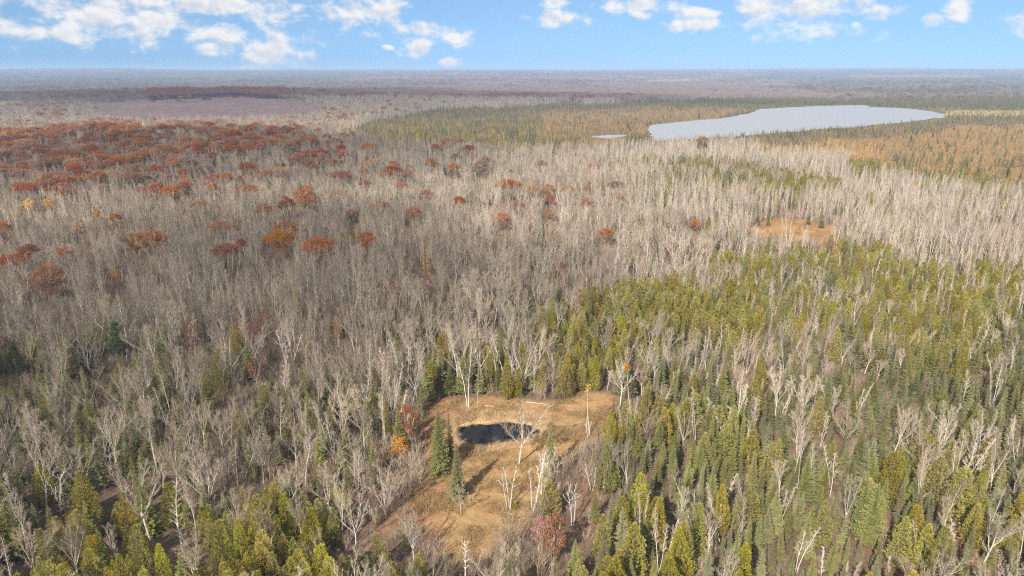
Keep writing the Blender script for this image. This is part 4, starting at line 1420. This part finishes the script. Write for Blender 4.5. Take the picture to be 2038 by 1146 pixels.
# keep the clearing, the pond, the meadow and the lake open, on the ground and along the sight line to what shows of them
free = np.zeros(len(X), bool)
nr = Rr < 260
free[nr] |= poly_dist(X[nr], Y[nr], CLEAR) < 1.2
CL_IN = np.array(CLEAR_PX, float)
for f in (.35, .65, .92):
    uu, vv = project(X, Y, G + Hh * f)
    d = np.full(len(X), 99.0)
    d[nr] = poly_dist(uu[nr], vv[nr], CLEAR_PX)
    free |= (d < -7) & nr
    mm = (Rr > 200) & (Rr < 460)
    d = np.full(len(X), 99.0)
    d[mm] = poly_dist(uu[mm], vv[mm], MEADOW_PX)
    free |= (d < -4) & mm & (RNG.random(len(X)) < (.90 if f < .9 else .55))
    ll = (Rr > 400) & (Rr < 1700)
    d = np.full(len(X), 99.0)
    d[ll] = np.minimum(poly_dist(uu[ll], vv[ll], LAKE_VIS), poly_dist(uu[ll], vv[ll], ARM_VIS) - 2.0)
    free |= (d < -3.0 + 2.0 * RNG.random(len(X)) * (f > .9)) & ll
md = (Rr > 260) & (Rr < 460)
free[md] |= poly_dist(X[md], Y[md], MEADOW) + 16 * (fbm(X[md] / 9., Y[md] / 9., 611, 2) - .5) < 1.0
lk_ = Rr > 500
free[lk_] |= np.minimum(poly_dist(X[lk_], Y[lk_], LAKE), poly_dist(X[lk_], Y[lk_], ARM)) < 4
free |= in_poly(ug, vg, [(1876, 219), (2400, 222), (2400, 233), (1990, 231), (1884, 230)]) & (RNG.random(len(X)) < .6)
for hx, hy, hr, _h, _w in HERO:
    q = np.hypot(X - hx, Y - hy)
    free |= q < hr
keep &= ~free
# the named trees show their crowns: nothing nearer stands across them
uT_, vT_ = project(X, Y, G + Hh)
dep_ = Y * CP + (CAM_H - G) * SP
hw_ = FPX * .24 * Hh / dep_
c0_ = np.array([CROWN0[k] for k in KINDS])[kind]
vB_ = project(X, Y, G + Hh * c0_)[1]
for hx, hy, hr, hh, hwid in HERO:
    dcam = math.hypot(hx, hy)
    hz = float(ground(np.array([hx]), np.array([hy]))[0])
    u1, v1 = project(hx, hy, hz + hh)
    v2 = float(project(hx, hy, hz + hh * .25)[1])
    w2 = FPX * hwid / (hy * CP + CAM_H * SP)
    blk = (np.abs(uT_ - u1) < hw_ * .8 + w2 * .8) & (Rr < dcam + .5) & (vT_ < v2) & (vB_ > v1)
    keep &= ~blk
keep &= crowd()
sel = np.nonzero(keep)[0]
X, Y, G, Hh, kind, Rr = X[sel], Y[sel], G[sel], Hh[sel], kind[sel], Rr[sel]
n = len(X)
var = np.array([int(RNG.integers(0, len(PROTO[KINDS[k]]))) for k in kind])
yaw = RNG.uniform(0, 2 * PI, n)
lean = np.array([.085 if KINDS[k] in ('birch', 'aspen', 'maple', 'pale') else .025 for k in kind])
tx, ty = RNG.normal(0, 1, n) * lean, RNG.normal(0, 1, n) * lean
wide = RNG.uniform(.75, 1.28, n) * np.where(kind == KI['spruce'], 1.05, 1.0)
p_H = np.array([PROTO[KINDS[k]][v]['H'] for k, v in zip(kind, var)])
p_R = np.array([PROTO[KINDS[k]][v]['R'] for k, v in zip(kind, var)])

# how much of each tree shows: near to far over a coarse picture of what is still uncovered
order = np.argsort(Rr)
uT, vT = project(X, Y, G + Hh)
c0 = np.array([CROWN0[k] for k in KINDS])[kind]
uB, vB = project(X, Y, G + Hh * c0)
uG, vG = project(X, Y, G)
dep = Y * CP + (CAM_H - G) * SP
hw = FPX * p_R * wide * Hh / p_H / dep * .75
show = np.zeros(n)
Q = 4.0
gw, gh = int(2038 / Q) + 1, int(1146 / Q) + 1
T = np.ones((gh, gw), np.float32)
op = np.array([OPAC[k] for k in KINDS])[kind]
for i in order:
    if Rr[i] > 700:
        break
    u0, u1 = (uT[i] - hw[i]) / Q, (uT[i] + hw[i]) / Q
    v0, v1 = vT[i] / Q, vB[i] / Q
    a, b, c, d = max(int(u0), 0), min(int(u1) + 1, gw), max(int(v0), 0), min(int(v1) + 1, gh)
    if a >= b or c >= d:
        continue
    t = T[c:d, a:b]
    inside = (uT[i] > 6) and (uT[i] < 2032) and (vT[i] < 1125)
    show[i] = float(t.sum()) * op[i] * (1 if inside else .15)
    if t.size > 2 and v1 > v0:
        rows = (np.arange(c, d) + .5 - v0) / (v1 - v0)
        half = np.clip(rows * 1.6 + .15, 0, 1) * (u1 - u0) / 2 + .4
        cols = np.abs(np.arange(a, b) + .5 - (u0 + u1) / 2)
        t *= 1 - op[i] * .8 * (cols[None, :] < half[:, None])

LIMIT = 290
single = np.zeros(n, bool)
for ki, k in enumerate(KINDS):
    idx = np.nonzero((kind == ki) & (show > 1.2))[0]
    idx = idx[np.argsort(-show[idx])][:LIMIT]
    single[idx] = True

# ---- labels: look, then where it stands, then what sets it apart from its likes
SIDE_NAMES = {'maple': 'bare maple', 'aspen': 'bare aspen', 'birch': 'white birch', 'spruce': 'green spruce', 'cedar': 'olive cedar', 'oak': 'rusty oak', 'tamarack': 'golden tamarack',
              'pine': 'dark pine', 'russet': 'russet maple', 'yellow': 'yellow aspen', 'pale': 'cream-stemmed aspen'}
GROUPS = {'maple': 'bare maples of the woods', 'aspen': 'bare aspens of the woods', 'birch': 'white birches of the woods', 'spruce': 'spruces of the woods', 'cedar': 'cedars of the woods', 'oak': 'rusty oaks of the woods',
          'tamarack': 'tamaracks round the lake', 'pine': 'pines of the woods', 'russet': 'russet maples of the woods', 'yellow': 'yellow aspens of the woods', 'pale': 'cream-stemmed aspens of the woods'}
CLX, CLY = float(np.mean([p[0] for p in CLEAR])), float(np.mean([p[1] for p in CLEAR]))
MX, MY = float(np.mean([p[0] for p in MEADOW])), float(np.mean([p[1] for p in MEADOW]))


def place_words(x, y, u, v):
    d1 = float(poly_dist(np.array([x]), np.array([y]), CLEAR)[0])
    d2 = float(poly_dist(np.array([x]), np.array([y]), MEADOW)[0])
    if d1 < 60:
        dx, dy = x - CLX, y - CLY
        a = math.degrees(math.atan2(dx, dy)) % 360
        w = ['behind', 'behind-right of', 'right of', 'below-right of', 'below', 'below-left of', 'left of', 'behind-left of'][int((a + 22.5) // 45) % 8]
        q = 'at the rim and ' if d1 < 5 else ''
        m = ['', 'a tree-length ', 'two tree-lengths ', 'three tree-lengths ', 'four tree-lengths '][min(4, int(d1 / 14))] if d1 >= 5 else 'right '
        return (f'{m}{w} the pond clearing').strip() if d1 >= 5 else f'at the edge {w} the pond clearing'
    if d2 < 45:
        dx, dy = x - MX, y - MY
        a = math.degrees(math.atan2(dx, dy)) % 360
        w = ['behind', 'right of', 'in front of', 'left of'][int((a + 45) // 90) % 4]
        return f'{w} the far brown meadow'
    row = ['bottom', 'lower', 'middle', 'upper middle', 'far'][0 if v > 960 else 1 if v > 760 else 2 if v > 560 else 3 if v > 380 else 4]
    colw = ['left edge', 'left', 'centre left', 'centre', 'centre right', 'right', 'right edge'][min(6, max(0, int(u / 292)))]
    if row == 'far':
        return {'left edge': 'on the oak rise at the left edge', 'left': 'on the oak rise at left', 'centre left': 'right of the oak rise', 'centre': 'far out in the centre', 'centre right': 'before the lake', 'right': 'before the lake, right part',
                'right edge': 'in the bog at the right edge'}[colw]
    return f'in the {row} woods at {colw}'


def make_labels(ids):
    base = {}
    for i in ids:
        k = KINDS[kind[i]]
        lo, hi = HGT[k]
        t = (Hh[i] - lo) / (hi - lo)
        size = 'tall' if t > .62 else 'low' if t < .25 else 'mid-height'
        lb = f'{size} {PROTO[k][var[i]]["look"]} {SIDE_NAMES[k]} {place_words(X[i], Y[i], uT[i], vT[i])}'
        base.setdefault(lb, []).append(i)
    out = {}
    for lb, mem in base.items():
        if len(mem) == 1:
            out[mem[0]] = lb
            continue
        mem = sorted(mem, key=lambda i: uT[i])
        left = list(mem)
        if len(mem) == 2:
            out[mem[0]] = 'left one of two: ' + lb
            out[mem[1]] = 'right one of two: ' + lb
            continue
        m = len(mem)
        nth = lambda q: ordw[q] if q < 12 else str(q + 1) + 'th'
        ordw = ['first', 'second', 'third', 'fourth', 'fifth', 'sixth', 'seventh', 'eighth', 'ninth', 'tenth', 'eleventh', 'twelfth']
        for j, i in enumerate(mem):
            if j == 0:
                out[i] = 'leftmost ' + lb
            elif j == m - 1:
                out[i] = 'rightmost ' + lb
            elif j < m / 2:
                out[i] = nth(j) + ' from left: ' + lb
            else:
                out[i] = nth(m - 1 - j) + ' from right: ' + lb
    return out


ids = [int(i) for i in np.nonzero(single)[0]]
LAB = make_labels(ids)
for i in ids:
    k = KINDS[kind[i]]
    hpx = vG[i] - vT[i]
    plant(k, PROTO[k][var[i]], float(X[i]), float(Y[i]), float(Hh[i]), float(yaw[i]), LAB[i], (float(tx[i]), float(ty[i])), float(wide[i]), group=GROUPS[k], parts=hpx > 26, z=float(G[i]))


# ---- all the rest of each kind: one object of stuff per kind, the same trees instanced on its points
def shape_collection(name, meshes):
    c = bpy.data.collections.new(name)
    for j, me in enumerate(meshes):
        o = bpy.data.objects.new(f'{name}_shape_{j:02d}', me)
        c.objects.link(o)
    return c


def scatter_obj(name, coll, pts, variant, rot, scl, label):
    me = bpy.data.meshes.new(name)
    me.vertices.add(len(pts))
    me.vertices.foreach_set('co', np.asarray(pts, np.float32).ravel())
    for nm, typ, key, arr in (('variant', 'INT', 'value', np.asarray(variant, np.int32)), ('turn', 'FLOAT_VECTOR', 'vector', np.asarray(rot, np.float32).ravel()), ('size', 'FLOAT_VECTOR', 'vector', np.asarray(scl, np.float32).ravel())):
        a = me.attributes.new(nm, typ, 'POINT')
        a.data.foreach_set(key, arr)
    o = link(name, me)
    ng = bpy.data.node_groups.new(name + '_planting', 'GeometryNodeTree')
    ng.interface.new_socket('Geometry', in_out='INPUT', socket_type='NodeSocketGeometry')
    ng.interface.new_socket('Geometry', in_out='OUTPUT', socket_type='NodeSocketGeometry')
    N, L = ng.nodes, ng.links
    gi, go = N.new('NodeGroupInput'), N.new('NodeGroupOutput')
    ip = N.new('GeometryNodeInstanceOnPoints')
    ci = N.new('GeometryNodeCollectionInfo')
    ci.inputs['Collection'].default_value = coll
    ci.inputs['Separate Children'].default_value = True
    ci.inputs['Reset Children'].default_value = True

    def attr(nm, typ):
        a = N.new('GeometryNodeInputNamedAttribute')
        a.data_type = typ
        a.inputs['Name'].default_value = nm
        return a.outputs['Attribute']
    e = N.new('FunctionNodeEulerToRotation')
    L.new(attr('turn', 'FLOAT_VECTOR'), e.inputs[0])
    L.new(gi.outputs[0], ip.inputs['Points'])
    L.new(ci.outputs[0], ip.inputs['Instance'])
    ip.inputs['Pick Instance'].default_value = True
    L.new(attr('variant', 'INT'), ip.inputs['Instance Index'])
    L.new(e.outputs[0], ip.inputs['Rotation'])
    L.new(attr('size', 'FLOAT_VECTOR'), ip.inputs['Scale'])
    L.new(ip.outputs[0], go.inputs[0])
    md_ = o.modifiers.new('planting', 'NODES')
    md_.node_group = ng
    o['kind'] = 'stuff'
    o['label'] = label
    return o


REST = {'maple': ('bare_woods', 'grey bare maple woods beyond the nearest maples'), 'aspen': ('aspen_woods', 'pale bare aspen woods on both sides of the far meadow'), 'birch': ('birch_woods', 'white birches scattered deeper in the woods'),
        'spruce': ('spruce_woods', 'green spruce woods deeper in and round the lake'), 'cedar': ('cedar_woods', 'olive cedar thickets deeper in the woods'), 'oak': ('oak_woods', 'rusty oak woods on the rise and beyond'),
        'tamarack': ('tamarack_woods', 'orange tamarack bog beside and beyond the lake'), 'pine': ('pine_woods', 'dark pines deeper in the woods'), 'russet': ('russet_woods', 'small russet trees deeper in the woods'),
        'yellow': ('yellow_woods', 'small yellow trees far out in the woods'), 'pale': ('pale_aspen_woods', 'cream-stemmed aspen woods round the far meadow and before the lake')}
for ki, k in enumerate(KINDS):
    m = np.nonzero((kind == ki) & ~single)[0]
    if not len(m):
        continue
    coll = shape_collection(REST[k][0], [p['whole'] for p in PROTO[k]])
    s = Hh[m] / p_H[m]
    scatter_obj(REST[k][0], coll, np.stack([X[m], Y[m], G[m] - .03], 1), var[m], np.stack([tx[m], ty[m], yaw[m]], 1), np.stack([s * wide[m], s * wide[m], s], 1), REST[k][1])


# far trees are seen as whole stands: their tints are darker than the near ones, with little difference from tree to tree
FARM = {k: leaf_mat('far_' + k, c, .006, .06, .09, .2, .12, .08) for k, c in {
    'grey_bark': (.31, .25, .21), 'grey_twig': (.26, .20, .17), 'aspen_bark': (.33, .275, .225), 'aspen_twig': (.25, .195, .165), 'brown_bark': (.12, .09, .07), 'spruce_needles': (.115, .125, .065),
    'cedar_sprays': (.20, .17, .05), 'oak_leaves': (.235, .098, .05), 'tamarack_needles': (.40, .25, .09)}.items()}


# ---- far woods: groups of trees, then larger groups
def clump(kinds, seed, R, cnt):
    """one mesh of several trees thinned to what shows at a kilometre and more"""
    rnd = random.Random(seed)
    mats, vs_, fs_, mi = [], [], [], []
    for q in range(cnt):
        k = rnd.choice(kinds)
        pr = rnd.choice(PROTO[k])
        tm, cm = pr['mb']
        a, rr = rnd.uniform(0, 6.3), R * math.sqrt(rnd.random())
        ox, oy, yw = rr * math.cos(a), rr * math.sin(a), rnd.uniform(0, 6.3)
        s = rnd.uniform(*HGT[k]) / pr['H']
        c_, s_ = math.cos(yw) * s, math.sin(yw) * s
        for mb, mt, frac in ((tm, FARM[pr['mats'][0].name], 1.0), (cm, FARM[pr['mats'][1].name], .45)):
            if mt not in mats:
                mats.append(mt)
            idx = mats.index(mt)
            remap = {}
            for f in mb.f:
                if frac < 1 and rnd.random() > frac:
                    continue
                g = []
                for vi in f:
                    if vi not in remap:
                        x, y, z = mb.v[vi]
                        remap[vi] = len(vs_)
                        vs_.append((ox + x * c_ - y * s_, oy + x * s_ + y * c_, z * s))
                    g.append(remap[vi])
                fs_.append(tuple(g))
                mi.append(idx)
    me = bpy.data.meshes.new('clump')
    me.from_pydata(vs_, [], fs_)
    for m in mats:
        me.materials.append(m)
    me.polygons.foreach_set('material_index', mi)
    return me


FAR = {'distant_bare_woods': (['maple', 'maple', 'aspen'], 'grey purple bare woods stretching to the horizon'), 'distant_spruce_woods': (['spruce', 'spruce', 'spruce', 'cedar'], 'dark green spruce woods beyond the lake'),
       'distant_oak_woods': (['oak'], 'rusty oak woods far off at the left'), 'distant_tamarack_woods': (['tamarack', 'tamarack', 'tamarack', 'spruce'], 'orange tamarack woods beyond the lake')}
FX, FY, FS = [], [], []
for r0, r1, s, sc_ in [(1700, 2700, 13, 1.0), (2700, 5000, 24, 1.35), (5000, 11800, 58, 2.0)]:
    deg = 40
    w_ = r1 * math.sin(math.radians(deg))
    gx, gy = np.meshgrid(np.arange(-w_, w_, s), np.arange(r0 * math.cos(math.radians(deg)), r1, s))
    gx = gx.ravel() + RNG.uniform(-.5, .5, gx.size) * s
    gy = gy.ravel() + RNG.uniform(-.5, .5, gy.size) * s
    r = np.hypot(gx, gy)
    k = (r >= r0) & (r < r1) & (np.abs(np.arctan2(gx, gy)) < math.radians(deg))
    FX.append(gx[k]); FY.append(gy[k]); FS.append(np.full(k.sum(), sc_))
FX, FY, FS = np.concatenate(FX), np.concatenate(FY), np.concatenate(FS)
FG = ground(FX, FY)
fu, fv = project(FX, FY, FG + 8)
fw, fd = zone_of(fu, fv)
pick = np.stack([fw[:, KI['maple']] + fw[:, KI['aspen']] + fw[:, KI['birch']] + fw[:, KI['pale']], fw[:, KI['spruce']] + fw[:, KI['cedar']] + fw[:, KI['pine']], fw[:, KI['oak']] + fw[:, KI['russet']], fw[:, KI['tamarack']] + fw[:, KI['yellow']]], 1)
for j, (sc_, sd) in enumerate([(330., 1), (420., 2), (300., 3), (260., 4)]):
    pick[:, j] *= np.clip((fbm(FX / sc_, FY / sc_, 400 + sd, 3) - .28) * 5, .03, 2.2)
for band in ([(1440, 163), (1570, 162), (1590, 171), (1430, 173)], [(1280, 156), (1400, 155), (1400, 164), (1280, 165)], [(1690, 147), (1960, 147), (1960, 155), (1690, 155)], [(1080, 166), (1330, 160), (1330, 166), (1080, 171)]):
    q = in_poly(fu, fv, band)
    pick[q] = np.array([.25, .05, 0, .7])
pick = pick / pick.sum(1, keepdims=True)
ch = (RNG.random(len(FX))[:, None] > pick.cumsum(1)).sum(1).clip(0, 3)
fug, fvg = project(FX, FY, FG)
dl = poly_dist(FX, FY, LAKE)
cut = in_poly(fug, fvg, [(180, 208), (330, 198), (480, 192), (600, 202), (665, 216), (560, 244), (300, 250), (200, 240)])
ok = (RNG.random(len(FX)) < fd) & (dl > 8) & ~in_poly(fug, fvg, [(-200, 205), (56, 203), (60, 212), (30, 219), (-200, 220)]) & ~(in_poly(fug, fvg, [(1876, 219), (2400, 222), (2400, 233), (1990, 231), (1884, 230)]) & (RNG.random(len(FX)) < .6))
ok &= ~(cut & (RNG.random(len(FX)) < .9))
for j, (nm, (ks, lab)) in enumerate(FAR.items()):
    m = np.nonzero(ok & (ch == j))[0]
    coll = shape_collection(nm, [clump(ks, 1000 + 10 * j + q, 7.5, 6) for q in range(4)])
    s = FS[m] * RNG.uniform(.85, 1.15, len(m))
    h = RNG.uniform(.8, 1.15, len(m)) * np.where(cut[m], .4, 1.0) * (0.75 + .25 * FS[m] / 1.0 * .8)
    scatter_obj(nm, coll, np.stack([FX[m], FY[m], FG[m] - .2], 1), RNG.integers(0, 4, len(m)), np.stack([np.zeros(len(m)), np.zeros(len(m)), RNG.uniform(0, 6.3, len(m))], 1), np.stack([s * 1.15, s * 1.15, h], 1), lab)


# ------------------------------------------------------------------ brush, grass, reeds
def brush_mb(seed, H, R, stems, tw):
    rnd = random.Random(seed)
    mb = MB()
    for i in range(stems):
        d = turn(Vector((0, 0, 1)), rnd.uniform(.05, .5), rnd.uniform(0, 6.3))
        b = Vector((rnd.gauss(0, R * .35), rnd.gauss(0, R * .35), -.1))
        pts = limb(mb, rnd, b, d, H * rnd.uniform(.6, 1.1), .022, .01, 3, 2, .1, .15)
        for k in range(tw):
            p, dd = along(pts, rnd.uniform(.25, .99))
            mb.twig(p, (turn(dd, rnd.uniform(.4, .9), rnd.uniform(0, 6.3)) + Vector((0, 0, .2))).normalized(), H * rnd.uniform(.2, .4), .016)
    return mb


def tuft_mb(seed, H, R, blades, w, lay=.35):
    rnd = random.Random(seed)
    mb = MB()
    for i in range(blades):
        b = Vector((rnd.gauss(0, R * .4), rnd.gauss(0, R * .4), -.03))
        d = (Vector((rnd.gauss(0, lay), rnd.gauss(0, lay), 1))).normalized()
        h = H * rnd.uniform(.55, 1.15)
        s = Vector((math.cos(i * 2.4), math.sin(i * 2.4), 0)) * w
        m = b + d * h * .6
        t = m + (d + Vector((d.x, d.y, -.45)) * 1.2).normalized() * h * .5
        mb.tri(b - s, b + s, m + s * .6)
        mb.tri(m + s * .6, m - s * .5, t)
    return mb


def grid_in(x0, x1, y0, y1, s):
    gx, gy = np.meshgrid(np.arange(x0, x1, s), np.arange(y0, y1, s))
    gx = gx.ravel() + RNG.uniform(-.5, .5, gx.size) * s
    gy = gy.ravel() + RNG.uniform(-.5, .5, gy.size) * s
    return gx, gy


def ground_cover():
    # brush and saplings under the near trees
    gx, gy = grid_in(-430, 430, 50, 560, 2.0)
    r = np.hypot(gx, gy)
    k = (np.abs(np.arctan2(gx, gy)) < math.radians(48)) & (r > 58) & (r < 560)
    gx, gy, r = gx[k], gy[k], r[k]
    gz = ground(gx, gy)
    dc = np.full(len(gx), 99.)
    nn = r < 220
    dc[nn] = poly_dist(gx[nn], gy[nn], CLEAR)
    dm = poly_dist(gx, gy, MEADOW)
    u, v = project(gx, gy, gz + 1.5)
    vis = np.full(len(gx), 99.)
    vis[nn] = poly_dist(u[nn], v[nn], CLEAR_PX)
    bw, _ = zone_of(u, v)
    conif = bw[:, KI['spruce']] + bw[:, KI['cedar']]
    k = (dc > .4) & (dm > 1) & (vis > -3) & (RNG.random(len(gx)) > .40 * sstep(.5, .8, conif)) & (RNG.random(len(gx)) < np.where(r < 260, .92, .45))
    gx, gy, gz, conif = gx[k], gy[k], gz[k], conif[k]
    m = len(gx)
    coll = shape_collection('undergrowth', [to_mesh('brush', brush_mb(60 + i, 2.6 + .9 * (i % 4), 1.3, 14, 8), M['brush']) for i in range(5)])
    s = RNG.uniform(.55, 1.4, m) * (1 - .45 * sstep(.5, .8, conif))
    scatter_obj('undergrowth', coll, np.stack([gx, gy, gz], 1), RNG.integers(0, 5, m), np.stack([np.zeros(m), np.zeros(m), RNG.uniform(0, 6.3, m)], 1), np.stack([s, s, s], 1), 'brown leafless brush under and between the near trees')
    # dry grass of the clearing
    xs, ys = [p[0] for p in CLEAR], [p[1] for p in CLEAR]
    gx, gy = grid_in(min(xs) - 2, max(xs) + 2, min(ys) - 6, max(ys) + 2, .42)
    dc, pd = poly_dist(gx, gy, CLEAR), poly_dist(gx, gy, POND)
    lay = fbm(gx / 3.5, gy / 3.5, 81, 3)
    k = (dc < 1.0) & (pd > .6) & (RNG.random(len(gx)) < .35 + .6 * sstep(.35, .6, lay))
    gx, gy, lay = gx[k], gy[k], lay[k]
    gz = ground(gx, gy)
    m = len(gx)
    coll = shape_collection('dry_grass', [to_mesh('tuft', tuft_mb(80 + i, .50, .40, 12, .026, .5), M['dry_grass']) for i in range(5)])
    s = RNG.uniform(.45, 1.3, m) * (.3 + 1.4 * sstep(.3, .7, lay))
    scatter_obj('dry_grass', coll, np.stack([gx, gy, gz], 1), RNG.integers(0, 5, m), np.stack([RNG.normal(0, .12, m), RNG.normal(0, .12, m), RNG.uniform(0, 6.3, m)], 1), np.stack([s * 1.2, s * 1.2, s], 1), 'dry golden grass of the pond clearing')
    # reeds round the pond
    xs, ys = [p[0] for p in POND], [p[1] for p in POND]
    gx, gy = grid_in(min(xs) - 6, max(xs) + 6, min(ys) - 6, max(ys) + 8, .36)
    pd = poly_dist(gx, gy, POND)
    pat = fbm(gx / 1.6, gy / 1.6, 131, 3)
    back = sstep(POND_C[1] - 1, POND_C[1] + 3, gy)
    wide_ = .8 + 2.8 * pat + 2.0 * back
    k = (pd < wide_) & (pd > -.5 - 3.2 * (pat > .56)) & (RNG.random(len(gx)) < .75)
    gx, gy = gx[k], gy[k]
    gz = ground(gx, gy)
    m = len(gx)
    coll = shape_collection('reeds', [to_mesh('reed', tuft_mb(90 + i, .95, .3, 9, .026, .22), M['reed']) for i in range(4)])
    s = RNG.uniform(.55, 1.2, m)
    o = scatter_obj('reeds', coll, np.stack([gx, gy, gz], 1), RNG.integers(0, 4, m), np.stack([RNG.normal(0, .1, m), RNG.normal(0, .1, m), RNG.uniform(0, 6.3, m)], 1), np.stack([s, s, s], 1), 'pale reeds ringing the dark pond')
    # grass of the far meadow
    xs, ys = [p[0] for p in MEADOW], [p[1] for p in MEADOW]
    gx, gy = grid_in(min(xs), max(xs), min(ys), max(ys), 1.1)
    k = poly_dist(gx, gy, MEADOW) < 1
    gx, gy = gx[k], gy[k]
    m = len(gx)
    coll = shape_collection('meadow_grass', [to_mesh('meadow_tuft', tuft_mb(85 + i, .8, .7, 14, .04, .4), M['dry_grass']) for i in range(3)])
    s = RNG.uniform(.6, 1.3, m)
    scatter_obj('meadow_grass', coll, np.stack([gx, gy, ground(gx, gy)], 1), RNG.integers(0, 3, m), np.stack([np.zeros(m), np.zeros(m), RNG.uniform(0, 6.3, m)], 1), np.stack([s, s, s], 1), 'tawny sedge of the far brown meadow')


ground_cover()
print('TREES', n, 'single', len(ids), {k: int(((kind == KI[k]) & single).sum()) for k in KINDS}, 'far', int(ok.sum()))
